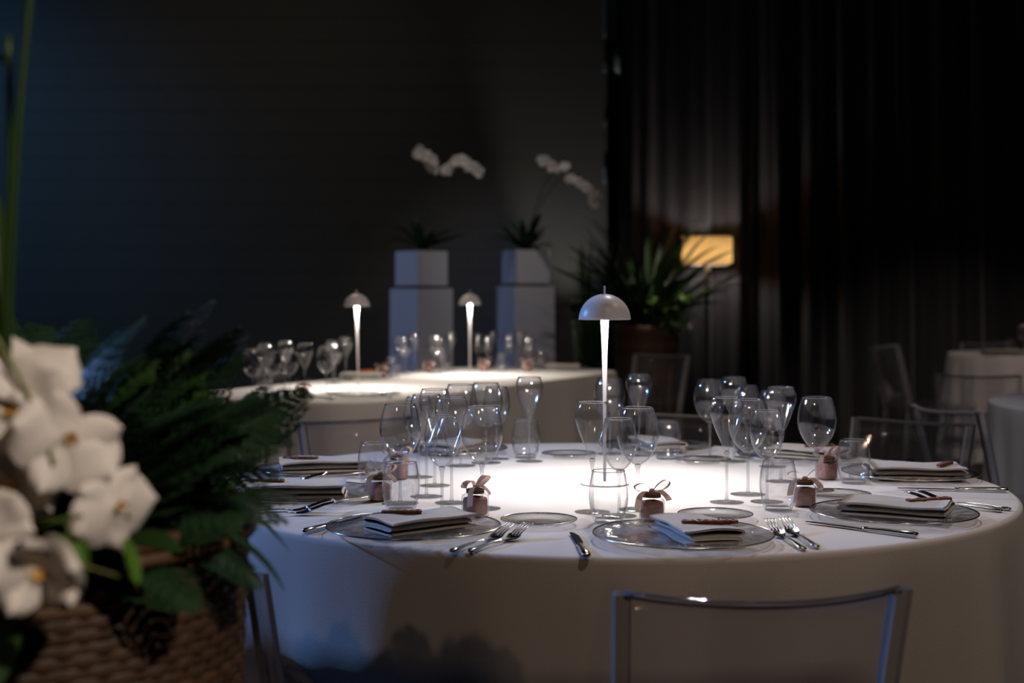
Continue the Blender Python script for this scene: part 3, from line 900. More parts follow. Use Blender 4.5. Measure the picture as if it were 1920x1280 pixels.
# ------------------------------------------------------------------ long table: settings
GL = 'glasses on the long table'
BG = [('at the left end of the long table', [('wine', -1.060, 5.76), ('white', -0.985, 5.80)], None),
      ('in the leftmost far-side cluster of the long table', [('wine', -1.125, 6.43), ('tulip', -1.017, 6.328)], (-1.10, 6.25)),
      ('at the near end beside the long-table jar', [('tulip', -0.881, 5.991), ('wine', -0.795, 6.036), ('white', -0.93, 5.90)], (-0.99, 5.95)),
      ('just left of the left lamp on the long table', [('wine', -0.873, 6.868), ('tulip', -0.82, 6.953), ('white', -0.85, 6.76)], None),
      ('between the two long-table lamps, before the blue plinth', [('wine', -0.60, 7.60), ('tulip', -0.535, 7.70), ('white', -0.57, 7.50)], (-0.63, 7.50)),
      ('just left of the right lamp on the long table', [('wine', -0.42, 7.661), ('tulip', -0.340, 7.86), ('white', -0.39, 7.55)], (-0.375, 7.76)),
      ('just right of the right lamp on the long table', [('wine', -0.195, 8.06), ('tulip', -0.112, 8.12), ('white', -0.14, 7.93)], (-0.06, 7.82)),
      ('at the far right cluster of the long table', [('wine', -0.018, 7.98), ('tulip', 0.046, 8.06), ('white', 0.092, 7.86)], (0.162, 8.02))]
for wh, gl, tu in BG:
    for kind, x, y in gl: glass(kind, x, y, wh, GL)
    if tu: tumbler(tu[0], tu[1], wh, GL)
jar(-0.868, 5.86, 'at the near end of the long table', 0.2, 0)
jar(-0.668, 7.22, 'beside the amber tag on the long table', 0.5, 1)
jar(-0.453, 7.70, 'left of the right lamp on the long table', 0.1, 0)
jar(-0.152, 7.80, 'right of the right lamp on the long table', -0.4, 1)
jar(0.086, 7.76, 'at the far right of the long table', 0.3, 0)
LC = [('at the far right end of the long table', 0.275, 7.93, 0.30), ('between the lamps on the long table', -0.552, 7.60, 0.0) , ('at the left lamp of the long table', -0.84, 7.0, -0.2), ('at the left end of the long table', -0.72, 5.92, 0.4)]
charger(0.285, 7.95, LC[0][0], False); napkin(0.285, 7.95, 1.5, 'on the charger ' + LC[0][0], 2, 1.0)
name_tag(0.315, 7.94, 0.2, 'on the napkin ' + LC[0][0], 0)
charger(-0.72, 7.40 - 0.33, LC[2][0], False); napkin(-0.76, 7.08, 1.4, 'on the charger ' + LC[2][0], 2, 1.0)
name_tag(-0.735, 7.10, 0.1, 'on the napkin ' + LC[2][0], 1, TZ + 0.034, True, 0.9, 1.2)
charger(-0.62, 5.87, LC[3][0], False)
cutlery('knife', (-0.72, 5.70), (-0.83, 5.88), 'at the near end of the long table', 'cutlery on the long table')
cutlery('fork', (-0.50, 5.80), (-0.56, 6.0), 'right of the near charger on the long table', 'cutlery on the long table')
# distant right table
charger(3.42, 9.83, 'on the distant right table', False); napkin(3.42, 9.83, 1.5, 'on the distant right table', 2, 1.3)
jar(3.62, 9.88, 'on the distant right table, left one', 0.2, 0); jar(3.70, 9.98, 'on the distant right table, right one', 0.6, 1)
tumbler(3.54, 10.0, 'on the distant right table', GL)
glass('wine', 3.66, 10.1, 'on the distant right table', GL)

# ------------------------------------------------------------------ petals and blooms
def petal_part(L, W, cup, tip=1.0, nu=9, nv=10):
    def fn(u, v):
        s = 2 * u - 1
        wv = W * max(0.0, math.sin(PI * min(1, v * 0.94 + 0.06) ** (0.80 * tip))) ** 0.52
        x = s * wv
        y = v * L
        z = cup * L * (v * v * 0.9 - 0.15 * v) - 0.30 * W * s * s * (1 if cup > 0 else -1) + 0.02 * L * math.sin(v * 9 + s * 3)
        return (x, y, z)
    t = sheet(fn, nu, nv)
    b = [p - Vector((0, 0, 0.0006)) for p in t[0]], [f[::-1] for f in t[1]]
    return merge(t, b)
BL_side = mesh('petal_round', *petal_part(0.045, 0.028, 0.10, 1.25), M_petal)
BL_sep = mesh('petal_narrow', *petal_part(0.043, 0.0165, 0.14, 1.15), M_petal)
lipm = merge(petal_part(0.016, 0.006, 0.9), xf(petal_part(0.013, 0.005, 1.2), Matrix.Rotation(1.2, 4, 'Z')), xf(petal_part(0.013, 0.005, 1.2), Matrix.Rotation(-1.2, 4, 'Z')),
             lathe([(0, -0.002), (0.004, 0), (0.0035, 0.006), (0, 0.009)], 10))
BL_lip = mesh('lip', *lipm, M_lip)
def petal_set(open_=0.0):
    R = lambda a, t: Matrix.Rotation(a, 4, 'Z') @ Matrix.Rotation(t + open_, 4, 'X')
    return [('petal', BL_side, R(PI / 2 - 0.15, 0.12)), ('petal', BL_side, R(-PI / 2 + 0.15, 0.12)),
            ('sepal', BL_sep, R(0, 0.05)), ('sepal', BL_sep, R(2.35, 0.0)), ('sepal', BL_sep, R(-2.35, 0.0)), ('lip', BL_lip, Matrix.Translation((0, -0.003, 0.003)) @ R(PI, 0.5) @ Matrix.Diagonal((0.6, 0.6, 0.6, 1)))]
def bloom(parent, loc, fwd, size=1.0, roll=0.0, open_=0.0):
    b = obj('bloom', None, parent)
    b.empty_display_size = 0.02
    b.matrix_local = aim(loc, fwd, roll=roll) @ Matrix.Diagonal((size, size, size, 1))
    for nm, me, m in petal_set(open_):
        obj(nm, me, b, mtx=m)
    return b
# one-mesh bloom for the far orchids
def small_bloom():
    V, F, fm = [], [], []
    for nm, me, m in petal_set(0.1):
        b0 = len(V)
        V += [m @ v.co for v in me.vertices]
        for p in me.polygons:
            F.append(tuple(i + b0 for i in p.vertices)); fm.append(1 if nm == 'lip' else 0)
    return mesh('bloom', V, F, None, True, [M_petal, M_lip], fm)
SBL = small_bloom()

# ------------------------------------------------------------------ leaves
def strap_leaf(L, W, droop, seed=0, mat=M_leaf3, n=14):
    rnd = random.Random(seed)
    tw = rnd.uniform(-0.4, 0.4)
    V, F = [], []
    for i in range(n):
        t = i / (n - 1)
        ang = droop * t * t
        y = L * (t - 0.28 * droop * t ** 3 * 0.6)
        z = L * (0.15 * t - 0.36 * droop * t * t)
        wd = W * (math.sin(PI * min(1, 0.12 + 0.88 * t)) ** 0.7) * (1 if t < 0.98 else 0.1) + 0.0008
        s = Vector((math.cos(tw * t), 0, math.sin(tw * t)))
        c = Vector((0, y, z))
        V += [c - s * wd, c - Vector((0, 0, wd * 0.35)), c + s * wd]
    for i in range(n - 1):
        a = 3 * i
        F += [(a, a + 1, a + 4, a + 3), (a + 1, a + 2, a + 5, a + 4)]
    m = len(V)
    V += [v - Vector((0, 0, 0.0012)) for v in V]
    F += [tuple(k + m for k in f)[::-1] for f in F]
    return mesh('leaf', V, F, mat)

def fern_frond(L, W, droop, seed, mat=M_leaf, pairs=15, subs=6):
    rnd = random.Random(seed)
    V, F = [], []
    side = rnd.uniform(-0.25, 0.25)
    def rach(t):
        return Vector((side * L * t * t, L * (t - 0.12 * droop * t ** 3), L * (0.10 * t - 0.30 * droop * t * t)))
    def leaflet(p, d, up, ln, wd):
        s = d.cross(up).normalized() * wd
        b = len(V)
        V.extend([p, p + d * ln * 0.35 + s - up * wd * 0.15, p + d * ln * 0.75 + s * 0.65 - up * wd * 0.2, p + d * ln - up * wd * 0.4, p + d * ln * 0.75 - s * 0.65 - up * wd * 0.2, p + d * ln * 0.35 - s - up * wd * 0.15])
        F.extend([(b, b + 1, b + 2, b + 3), (b, b + 3, b + 4, b + 5)])
    for i in range(pairs):
        t = 0.10 + 0.90 * i / pairs
        p = rach(t); tan = (rach(min(1, t + 0.02)) - rach(t - 0.02)).normalized()
        sd = tan.cross(Vector((0, 0, 1))).normalized(); up = sd.cross(tan).normalized()
        pl = W * (math.sin(PI * min(1, (t + 0.14) * 0.86)) ** 0.8) * rnd.uniform(0.85, 1.1)
        for s in (-1, 1):
            d = (sd * s + tan * 0.55 + up * rnd.uniform(-0.15, 0.1)).normalized()
            u2 = up + d * 0.1
            for k in range(subs):
                q = (k + 0.5) / subs
                pp = p + d * pl * q - up * (pl * q * q * 0.2)
                ll = pl * 0.34 * (1 - 0.65 * q) + 0.004
                e = d.cross(up).normalized()
                for s2 in (-1, 1):
                    leaflet(pp, (e * s2 + d * 0.7).normalized(), u2.normalized(), ll, ll * 0.30)
            leaflet(p + d * pl * 0.8 - up * pl * 0.13, d, up, pl * 0.25, pl * 0.06)
            # pinna midrib
            b = len(V); V.extend([p - tan * 0.0006, p + tan * 0.0006, p + d * pl - up * pl * 0.2]); F.append((b, b + 1, b + 2))
    st = tube([rach(k / 10) for k in range(11)], [0.0016 * (1 - 0.07 * k) for k in range(11)], 5)
    v2, f2 = merge((V, F), st)
    return mesh('frond', v2, f2, mat)

# ------------------------------------------------------------------ woven basket
def basket(name, label, loc, r_top, r_bot, h, pitch=0.0125, rows=None):
    t = thing(name, label, 'basket', loc)
    n = int(h / pitch)
    seg, sub = 160, 5
    protos = []
    for phs in (0, 1):
        V, F = [], []
        for i in range(seg):
            a = 2 * PI * i / seg
            R = 1.0 + 0.008 * math.sin(a * 40 + phs * PI)
            for k in range(sub):
                b = 2 * PI * k / sub
                V.append(Vector(((R + 0.011 * math.cos(b)) * math.cos(a), (R + 0.011 * math.cos(b)) * math.sin(a), 0.55 * pitch * math.sin(b))))
        for i in range(seg):
            for k in range(sub):
                i2, k2 = (i + 1) % seg, (k + 1) % sub
                F.append((i * sub + k, i2 * sub + k, i2 * sub + k2, i * sub + k2))
        for m in (M_wick, M_wick2):
            protos.append(mesh('weave_strand', V, F, m))
    for k in range(n):
        z = (k + 0.5) * pitch
        q = z / h
        r = r_bot + (r_top - r_bot) * q ** 0.8
        me = protos[(k % 2) * 2 + (1 if random.random() < 0.35 else 0)]
        o = obj('weave_strand', me, t, (0, 0, z), (random.uniform(-0.006, 0.006), random.uniform(-0.006, 0.006), 0), (r, r, 1))
    sk = mesh('stake', *tube([(r_bot * 0.995, 0, 0.0), (r_bot + (r_top - r_bot) * 0.57 - 0.001, 0, h * 0.5), (r_top * 0.995, 0, h)], 0.003, 6), M_wick)
    for i in range(40): obj('stake', sk, t, None, (0, 0, 2 * PI * (i + 0.5) / 40))
    rim = merge(ring(r_top, h + 0.004, 0.011, 96, 8), ring(r_top + 0.004, h - 0.012, 0.008, 96, 8))
    obj('rim', mesh('basket_rim', *rim, M_wick2), t)
    obj('liner', mesh('liner', *lathe([(0, 0.005), (r_bot * 0.95, 0.005), (r_bot + (r_top - r_bot) * 0.57 - 0.014, h * 0.5), (r_top - 0.014, h - 0.06), (0, h - 0.05)], 40), M_soil), t)
    return t

# ================================================================== foreground arrangement
BK = Vector((-0.575, 1.64, 0))
BH = 0.925
basket('woven_basket', 'tall brown woven basket in the left foreground holding ferns and orchids', BK, 0.262, 0.225, BH)

fern = thing('fern_plant', 'dark green fern filling the woven basket in the foreground', 'fern', BK + Vector((0, 0, BH - 0.06)))
FR = [fern_frond(0.26, 0.060, 0.9, 11, M_leaf, 13, 5), fern_frond(0.28, 0.064, 0.7, 12, M_leaf, 14, 5), fern_frond(0.23, 0.056, 1.4, 13, M_leaf, 12, 5), fern_frond(0.20, 0.052, 0.5, 14, M_leaf, 11, 5), fern_frond(0.24, 0.058, 1.0, 15, M_leafm, 12, 5)]
def frond(v, base, az, el, roll=0.0, sc=1.0):
    m = Matrix.Translation(base) @ Matrix.Rotation(math.radians(az - 90), 4, 'Z') @ Matrix.Rotation(math.radians(el), 4, 'X') @ Matrix.Rotation(roll, 4, 'Y') @ Matrix.Diagonal((sc, sc, sc, 1))
    return obj('frond', FR[v], fern, mtx=m)
rf = random.Random(5)
for k in range(84):
    az = rf.uniform(-190, 170)
    el = rf.uniform(12, 62) if az > -30 or az < -170 else rf.uniform(30, 70)
    rb = rf.uniform(0.0, 0.15)
    b = Vector((rb * math.cos(math.radians(az)), rb * math.sin(math.radians(az)), rf.uniform(0.0, 0.05)))
    frond(rf.choice([0, 1, 1, 2, 3, 4, 4]), b, az, el, rf.uniform(-0.5, 0.5), rf.uniform(0.75, 1.05))
# fronds reaching out to the right over the basket rim
for v, b, az, el, ro, sc in ((1, (0.05, 0.0, 0.08), 4, 30, 0.5, 1.02), (1, (0.04, -0.03, 0.07), -8, 26, 0.6, 1.0), (0, (0.10, 0.04, 0.10), 8, 22, 0.4, 1.0), (2, (0.14, -0.02, 0.08), -12, 12, 0.3, 0.95),
                             (0, (0.10, -0.08, 0.05), -25, 18, 0.5, 0.95), (2, (0.14, -0.06, 0.05), -18, 2, 0.2, 0.9), (3, (0.02, 0.02, 0.14), 20, 40, 0.3, 1.0), (0, (-0.02, 0.05, 0.13), 30, 42, 0.5, 0.9),
                             (2, (0.12, -0.12, 0.03), -45, 10, 0.2, 0.9), (2, (0.16, -0.05, 0.06), -30, 0, 0.0, 0.85), (1, (0.06, 0.06, 0.06), 14, 16, 0.4, 1.0), (3, (0.10, 0.0, 0.12), -2, 20, 0.5, 1.15),
                             (1, (-0.10, 0.0, 0.10), 95, 55, 0.3, 0.9), (0, (-0.12, 0.0, 0.12), 60, 58, 0.3, 0.95)):
    frond(v, Vector(b), az, el, ro, sc * 0.92)
for k in range(22):
    az = rf.uniform(-25, 48)
    b = Vector((rf.uniform(0.0, 0.14), rf.uniform(-0.10, 0.10), rf.uniform(0.04, 0.12)))
    frond(rf.choice([0, 1, 1, 3, 0, 4]), b, az, rf.uniform(30, 56), rf.uniform(-0.2, 0.7), rf.uniform(0.8, 1.0))
for k in range(14):
    b = Vector((rf.uniform(-0.02, 0.13), rf.uniform(-0.06, 0.08), rf.uniform(0.08, 0.13)))
    frond(rf.choice([0, 1, 1, 4]), b, rf.uniform(-15, 30), rf.uniform(48, 64), rf.uniform(-0.2, 0.7), rf.uniform(0.85, 1.0))
for k in range(12):
    az = rf.uniform(60, 130)
    b = Vector((rf.uniform(-0.22, 0.02), rf.uniform(-0.05, 0.10), rf.uniform(0.06, 0.12)))
    frond(rf.choice([0, 1, 3]), b, az, rf.uniform(48, 70), rf.uniform(-0.4, 0.5), rf.uniform(0.9, 1.1))
# long thin drooping blades at the right of the fern
SL = strap_leaf(0.26, 0.008, 1.5, 3, M_leaf)
for az, el, b in ((-4, 18, (0.10, 0.02, 0.06)), (-16, 14, (0.12, -0.03, 0.05))):
    obj('blade', SL, fern, mtx=Matrix.Translation(b) @ Matrix.Rotation(math.radians(az - 90), 4, 'Z') @ Matrix.Rotation(math.radians(el), 4, 'X'))

def pw(px, py, d):
    """pixel of the planning sketch to a point d metres in front of the photographer"""
    return Vector(((px - 960) / 2644 * d, d, 1.19 - (py - 550) / 2644 * d))

orc = thing('orchid_plant', 'white orchid with large blooms cascading over the foreground basket', 'orchid', (-0.52, 1.44, BH - 0.06))
OB = Vector((-0.52, 1.44, BH - 0.06))
def ostem(nm, pts, r0, r1, parent=orc, base=OB, mat=M_stem):
    c = catmull([Vector(p) - base for p in pts], 6)
    n = len(c)
    return obj(nm, mesh(nm, *tube(c, [r0 + (r1 - r0) * i / (n - 1) for i in range(n)], 7), mat), parent)
ostem('flower_stem', [(-0.52, 1.44, 0.87), (-0.56, 1.40, 1.12), (-0.55, 1.33, 1.25), (-0.49, 1.26, 1.20), (-0.42, 1.24, 1.09), (-0.40, 1.23, 1.04)], 0.0035, 0.002)
ostem('flower_stem', [(-0.52, 1.44, 0.87), (-0.53, 1.36, 1.05), (-0.46, 1.27, 1.10), (-0.36, 1.25, 1.03), (-0.34, 1.25, 0.99)], 0.003, 0.0018)
ostem('flower_stem', [(-0.52, 1.44, 0.87), (-0.52, 1.33, 1.02), (-0.46, 1.20, 1.02), (-0.425, 1.16, 0.96), (-0.415, 1.15, 0.93)], 0.003, 0.0018)
BLM = [((62, 690), 1.27, (0.35, -0.55, 0.75), 1.05, 0.3, -0.1), ((20, 760), 1.25, (0.2, -0.95, 0.1), 1.15, 0.5, 0.1), ((125, 830), 1.24, (0.45, -0.85, 0.05), 1.15, 2.6, 0.05), ((65, 820), 1.29, (-0.1, -0.9, 0.3), 1.0, 1.2, 0.0),
       ((18, 900), 1.26, (0.1, -0.9, -0.2), 1.1, 0.2, 0.2), ((222, 955), 1.24, (0.75, -0.62, -0.1), 0.98, 3.4, -0.25), ((75, 1065), 1.14, (0.1, -0.97, -0.25), 1.0, 0.15, 0.55), ((-22, 1000), 1.2, (0.2, -0.9, 0.1), 0.9, 0.8, 0.1)]
for (px, py), d, fw, s, ro, op in BLM:
    bloom(orc, pw(px, py, d) - OB, fw, s, ro, op)
# thin twig with small leaves under the blooms
tw = ostem('twig', [(-0.50, 1.36, 0.93), (-0.43, 1.26, 0.985), (-0.385, 1.22, 0.99), (-0.375, 1.20, 0.965), (-0.34, 1.22, 0.945)], 0.0016, 0.001)
LFM = strap_leaf(0.045, 0.007, 0.5, 8, M_leaf2, 8)
for p, az, el in ((pw(155, 1015, 1.22), -90, -75), (pw(120, 1000, 1.22), -40, -50), (pw(235, 1010, 1.24), -20, -70), (pw(75, 985, 1.2), -10, 15)):
    obj('twig_leaf', LFM, tw, mtx=Matrix.Translation(p - OB) @ Matrix.Rotation(math.radians(az - 90), 4, 'Z') @ Matrix.Rotation(math.radians(el), 4, 'X'))
for p, az, el, L, W in ((Vector((-0.50, 1.42, 0.90)), -60, 20, 0.17, 0.030), (Vector((-0.56, 1.42, 0.90)), -110, 25, 0.18, 0.030), (Vector((-0.50, 1.36, 0.90)), -75, -18, 0.15, 0.030), (Vector((-0.45, 1.42, 0.92)), -20, 25, 0.16, 0.026)):
    obj('leaf', strap_leaf(L, W, 1.1, int(L * 1000)), orc, mtx=Matrix.Translation(p - OB) @ Matrix.Rotation(math.radians(az - 90), 4, 'Z') @ Matrix.Rotation(math.radians(el), 4, 'X'))

# tall stems rising out of frame at the far left
tall = thing('tall_leafy_stem', 'tall dark green stems rising out of frame at the left edge', 'plant', (-0.47, 1.30, BH - 0.04))
TB = Vector((-0.47, 1.30, BH - 0.04))
for pts, r0, r1 in (([(-0.47, 1.30, 0.89), (-0.455, 1.27, 1.10), (-0.44, 1.25, 1.30), (-0.425, 1.25, 1.47), (-0.40, 1.25, 1.62)], 0.003, 0.0035), ([(-0.47, 1.30, 0.89), (-0.462, 1.28, 1.15), (-0.452, 1.27, 1.30), (-0.45, 1.26, 1.42)], 0.003, 0.003)):
    ostem('stalk', pts, r0, r1, tall, TB, M_leaf3)
for p, az, el, L, W in ((Vector((-0.45, 1.26, 1.40)), 185, 20, 0.20, 0.020), (Vector((-0.475, 1.27, 1.12)), 140, 78, 0.30, 0.020), (Vector((-0.49, 1.27, 1.10)), 170, 74, 0.26, 0.022), (Vector((-0.47, 1.27, 1.02)), 100, 80, 0.28, 0.014)):
    obj('leaf', strap_leaf(L, W, 0.35, int(L * 999)), tall, mtx=Matrix.Translation(p - TB) @ Matrix.Rotation(math.radians(az - 90), 4, 'Z') @ Matrix.Rotation(math.radians(el), 4, 'X'))

# ================================================================== plinths with orchids
def plinth(cx_, cy_, rz, s_low, h_low, s_up, h_up, wl):
    p = tag(obj('plinth', mesh('plinth', *box(-s_low / 2, s_low / 2, -s_low / 2, s_low / 2, 0, h_low, 0.004), M_plinth, False), None, (cx_, cy_, 0), (0, 0, rz)), 'tall white square plinth ' + wl, 'plinth', 'white plinths')
    b = thing('cube_planter', 'white cube planter standing on the plinth ' + wl, 'planter', (cx_, cy_, h_low), rz, 'white cube planters')
    o = s_up / 2; i = o - 0.015
    shell = merge(box(-o, o, -o, -i, 0.02, h_up), box(-o, o, i, o, 0.02, h_up), box(-o, -i, -i, i, 0.02, h_up), box(i, o, -i, i, 0.02, h_up), box(-o, o, -o, o, 0.018, 0.03))
    obj('shell', mesh('planter_shell', *shell, M_plinth, False), b)
    obj('foot', mesh('planter_foot', *box(-o * 0.85, o * 0.85, -o * 0.85, o * 0.85, 0.0, 0.018), M_dark, False), b)
    obj('soil', mesh('planter_soil', *box(-i, i, -i, i, h_up - 0.05, h_up - 0.03), M_soil, False), b)
D1 = 10.4
def pz(px, py, d=D1): return pw(px, py, d)
plinth((790 - 960) / 2644 * D1, D1, math.radians(40), 0.335, 1.19 + (550 - 541) / 2644 * D1, 0.275, 0.275, 'lit blue on its left face')
plinth((986 - 960) / 2644 * D1, D1 + 0.05, math.radians(24), 0.325, 1.19 + (550 - 537) / 2644 * D1, 0.268, 0.268, 'nearer to the curtain')

LV = [strap_leaf(0.30, 0.032, 1.0, 1), strap_leaf(0.36, 0.028, 0.7, 2), strap_leaf(0.42, 0.022, 1.3, 3), strap_leaf(0.30, 0.026, 0.4, 4)]
def far_orchid(base, stems, label):
    t = thing('orchid_plant', label, 'orchid', base)
    rr = random.Random(int(base.x * 100))
    for k in range(16):
        az = rr.uniform(0, 360)
        obj('leaf', LV[rr.randrange(4)], t, mtx=Matrix.Rotation(math.radians(az), 4, 'Z') @ Matrix.Rotation(math.radians(rr.uniform(15, 65)), 4, 'X') @ Matrix.Diagonal((1, rr.uniform(0.7, 1.1), 1, 1)))
    for pts, fl in stems:
        c = catmull([Vector((0, 0, 0))] + [p - base for p in pts], 6)
        obj('flower_stem', mesh('flower_stem', *tube(c, 0.004, 6), M_leaf), t)
        for p in fl:
            fw = Vector((rr.uniform(-0.7, 0.5), -1, rr.uniform(-0.4, 0.3)))
            obj('bloom', SBL, t, mtx=aim(p - base + Vector((0, -0.02, 0)), fw, roll=rr.uniform(0, 6)) @ Matrix.Diagonal((1.0, 1.0, 1.0, 1)))
b1 = pz(790, 468); b2 = pz(986, 470)
def along(pts, n, jit=0.02, d=D1, seed=1):
    rr = random.Random(seed)
    c = catmull([Vector((x, y, 0)) for x, y in pts], 8)
    out = []
    for k in range(n):
        p = c[int(k * (len(c) - 1) / (n - 1))]
        q = pz(p.x, p.y, d - rr.uniform(0, 0.08))
        out.append(q + Vector((rr.uniform(-jit, jit), 0, rr.uniform(-jit, jit))))
    return out
far_orchid(b1, [([pz(800, 400), pz(815, 340), pz(812, 312), pz(782, 284)], along([(778, 284), (793, 288), (806, 300), (815, 316)], 8, 0.025, seed=2)),
                ([pz(805, 400), pz(825, 345), pz(845, 312), pz(872, 305), pz(899, 325)], along([(834, 318), (848, 305), (868, 306), (883, 318), (898, 325)], 12, 0.025, seed=3))],
           'white orchid spray arching left and right above the blue-lit planter')
far_orchid(b2, [([pz(1000, 400), pz(1030, 330), pz(1045, 312), pz(1012, 306)], along([(1012, 306), (1030, 309), (1055, 315)], 7, 0.02, seed=5)),
                ([pz(1005, 400), pz(1045, 340), pz(1075, 335), pz(1100, 350), pz(1120, 380)], along([(1068, 336), (1085, 345), (1098, 352), (1108, 365), (1117, 378)], 10, 0.022, seed=6))],
           'white orchid spray cascading to the right beside the curtain')

# ================================================================== palm basket by the curtain
PB = Vector(((1212 - 960) / 2644 * 9.7, 9.7, 0))
basket('woven_basket', 'tall brown woven basket with palm near the floor lamp', PB, 0.225, 0.19, 0.955, 0.02)
palm = thing('palm_plant', 'large dark palm with arching leaves beside the floor lamp', 'palm', PB + Vector((0, 0, 0.92)))
PL = [strap_leaf(0.9, 0.022, 0.55, 21, M_leaf3, 16), strap_leaf(1.0, 0.020, 0.8, 22, M_leaf3, 16), strap_leaf(0.75, 0.024, 1.0, 23, M_leaf3, 16), strap_leaf(0.6, 0.02, 0.6, 24, M_leaf3, 16)]
rp = random.Random(12)
for k in range(70):
    az = rp.uniform(0, 360)
    el = rp.uniform(25, 84)
    obj('leaf', PL[rp.randrange(4)], palm, mtx=Matrix.Translation((rp.uniform(-0.06, 0.06), rp.uniform(-0.06, 0.06), 0)) @ Matrix.Rotation(math.radians(az), 4, 'Z') @ Matrix.Rotation(math.radians(el), 4, 'X') @ Matrix.Rotation(rp.uniform(-0.5, 0.5), 4, 'Y'))
for az, el, v in ((-80, 74, 1), (-86, 68, 0), (-70, 80, 1), (-95, 62, 0), (-65, 70, 1), (-100, 76, 1), (-78, 60, 2), (-90, 50, 2), (-95, 40, 2)):
    obj('leaf', PL[v], palm, mtx=Matrix.Translation((0.02, 0, 0)) @ Matrix.Rotation(math.radians(az), 4, 'Z') @ Matrix.Rotation(math.radians(el), 4, 'X'))
# leafy shrub spilling over the right of the palm basket
shrub = thing('leafy_shrub', 'bright green leafy shrub spilling over the palm basket', 'shrub', PB + Vector((0.13, -0.15, 0.95)))
def oval_leaf():
    t = petal_part(0.062, 0.021, 0.12, 0.8, 5, 7)
    return mesh('leaf', *t, M_leaf2)
OL = oval_leaf()
for k in range(95):
    r_, a = rp.uniform(0, 0.14), rp.uniform(0, 6.28)
    p = Vector((0.03 + r_ * math.cos(a), r_ * math.sin(a) * 0.8, rp.uniform(-0.05, 0.30) * (1 - r_ * 2.2)))
    obj('leaf', OL, shrub, mtx=Matrix.Translation(p) @ Matrix.Rotation(rp.uniform(0, 6.28), 4, 'Z') @ Matrix.Rotation(rp.uniform(-0.9, 0.7), 4, 'X') @ Matrix.Diagonal((rp.uniform(0.8, 1.3),) * 3 + (1,)))
for k in range(7):
    a = rp.uniform(0, 6.28)
    obj('stem', mesh('stem', *tube([(0, 0, -0.04), (0.05 * math.cos(a), 0.05 * math.sin(a), 0.1), (0.10 * math.cos(a), 0.09 * math.sin(a), 0.2)], 0.003, 5), M_stem), shrub)
# dark palm in a pot between the plinth and the basket, close to the wall
P2 = Vector((0.56, 10.85, 0))
pot = thing('plant_pot', 'dark round pot behind the plinths against the wall', 'pot', P2)
obj('body', mesh('pot_body', *lathe([(0, 0.0), (0.12, 0.0), (0.15, 0.02), (0.19, 0.36), (0.175, 0.36), (0.165, 0.30), (0, 0.30)], 36), M_soil), pot)
obj('rim', mesh('pot_rim', *ring(0.183, 0.36, 0.012, 40, 8), M_wick), pot)
palm2 = thing('palm_plant', 'dark upright palm rising behind the plinths against the wall', 'palm', P2 + Vector((0, 0, 0.30)))
PT = [strap_leaf(1.25, 0.024, 0.35, 31, M_leaf3, 16), strap_leaf(1.4, 0.020, 0.25, 32, M_leaf3, 16), strap_leaf(1.1, 0.026, 0.5, 33, M_leaf3, 16)]
for k in range(26):
    obj('leaf', PT[rp.randrange(3)], palm2, mtx=Matrix.Translation((rp.uniform(-0.05, 0.05), rp.uniform(-0.05, 0.05), 0)) @ Matrix.Rotation(rp.uniform(-2.1, 0.35), 4, 'Z') @ Matrix.Rotation(math.radians(rp.uniform(58, 84)), 4, 'X') @ Matrix.Rotation(rp.uniform(-0.6, 0.6), 4, 'Y'))
# small uplight standing on the floor between the pot and the wall
UP = Vector((0.48, 11.22, 0))
up = thing('floor_uplight', 'small black uplight on the floor behind the plants', 'uplight', UP)
obj('housing', mesh('housing', *lathe([(0, 0.0), (0.06, 0.0), (0.06, 0.12), (0.052, 0.12), (0.052, 0.10), (0, 0.10)], 24), M_dark), up)
l = bpy.data.lights.new('uplight_beam', 'SPOT'); l.energy = 105; l.color = (1, 0.95, 0.86); l.spot_size = math.radians(36); l.spot_blend = 0.8; l.shadow_soft_size = 0.006
lo = obj('uplight_beam', l, up, (0, 0, 0.13)); lo.rotation_euler = Vector((0.0, 0.30, 1)).to_track_quat('-Z', 'Y').to_euler()

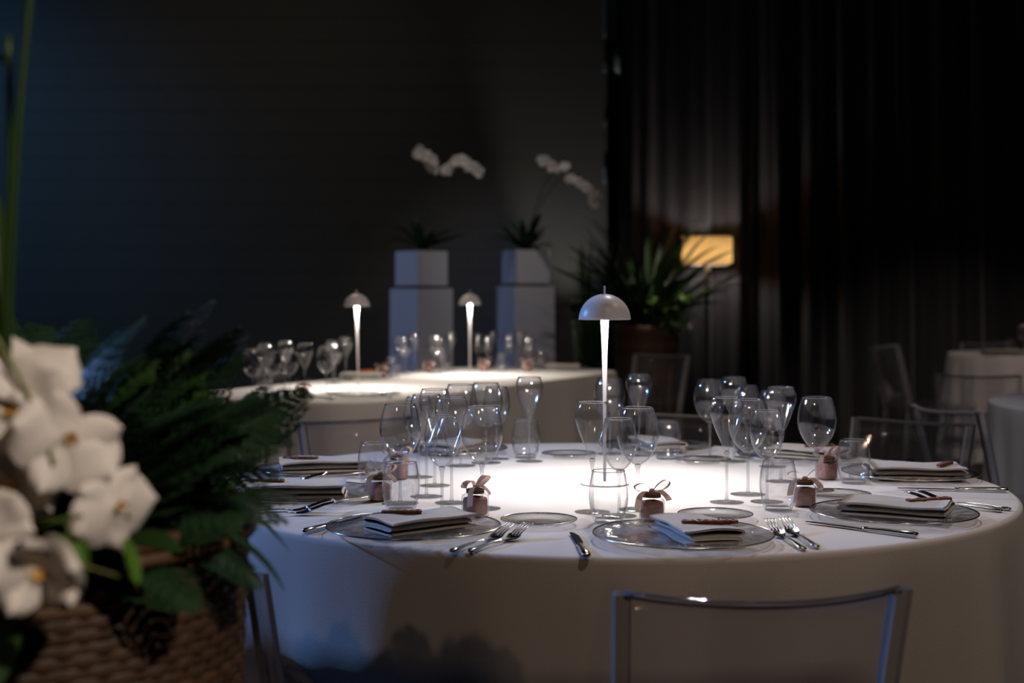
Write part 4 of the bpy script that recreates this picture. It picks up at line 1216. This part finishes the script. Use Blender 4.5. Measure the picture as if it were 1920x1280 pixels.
# ================================================================== floor lamp
FLX, FLY = (1326 - 960) / 2644 * 11.0, 11.0
fl = thing('floor_lamp', 'floor lamp with amber drum shade before the black curtain', 'lamp', (FLX, FLY, 0))
SZ0, SZ1, SR = 1.19 - (496 - 550) / 2644 * 11.0, 1.19 - (444 - 550) / 2644 * 11.0, 0.195
m, nt, out = nmat('amber_drum_shade')
tcn = nt.nodes.new('ShaderNodeTexCoord'); wv = nt.nodes.new('ShaderNodeTexNoise'); wv.inputs['Scale'].default_value = 9; wv.inputs['Detail'].default_value = 5
nt.links.new(tcn.outputs['Object'], wv.inputs['Vector'])
rmp = nt.nodes.new('ShaderNodeMix'); rmp.data_type = 'RGBA'; rmp.inputs[6].default_value = (0.58, 0.33, 0.09, 1); rmp.inputs[7].default_value = (0.78, 0.50, 0.17, 1)
nt.links.new(wv.outputs['Fac'], rmp.inputs[0])
df = nt.nodes.new('ShaderNodeBsdfDiffuse'); tl = nt.nodes.new('ShaderNodeBsdfTranslucent')
nt.links.new(rmp.outputs[2], df.inputs[0]); nt.links.new(rmp.outputs[2], tl.inputs[0])
mxs = nt.nodes.new('ShaderNodeMixShader'); mxs.inputs[0].default_value = 0.20
nt.links.new(df.outputs[0], mxs.inputs[1]); nt.links.new(tl.outputs[0], mxs.inputs[2]); nt.links.new(mxs.outputs[0], out.inputs[0])
hz = SZ1 - SZ0
obj('lamp_shade', mesh('drum_shade', *lathe([(SR, 0), (SR, hz)], 56), m), fl, (0, 0, SZ0))
obj('shade_ring', mesh('shade_ring', *merge(ring(SR, 0, 0.003, 56), ring(SR, hz, 0.003, 56)), M_pole), fl, (0, 0, SZ0))
obj('pole', mesh('lamp_pole', *lathe([(0, 0.02), (0.016, 0.02), (0.016, SZ0 - 0.1), (0.02, SZ0 - 0.09), (0.02, SZ0 - 0.02), (0.012, SZ0), (0.008, SZ0 + 0.03), (0, SZ0 + 0.03)], 20), M_pole), fl)
obj('base', mesh('floor_base', *lathe([(0, 0), (0.15, 0), (0.15, 0.012), (0.03, 0.022), (0, 0.022)], 40), M_pole), fl)
obj('bulb', mesh('bulb', *lathe([(0, 0.0), (0.012, 0.0), (0.016, 0.02), (0.03, 0.05), (0.03, 0.07), (0.018, 0.09), (0, 0.096)], 20), emis('bulb_glow', (1.0, 0.94, 0.96), 165)), fl, (0, 0, SZ0 + 0.03))
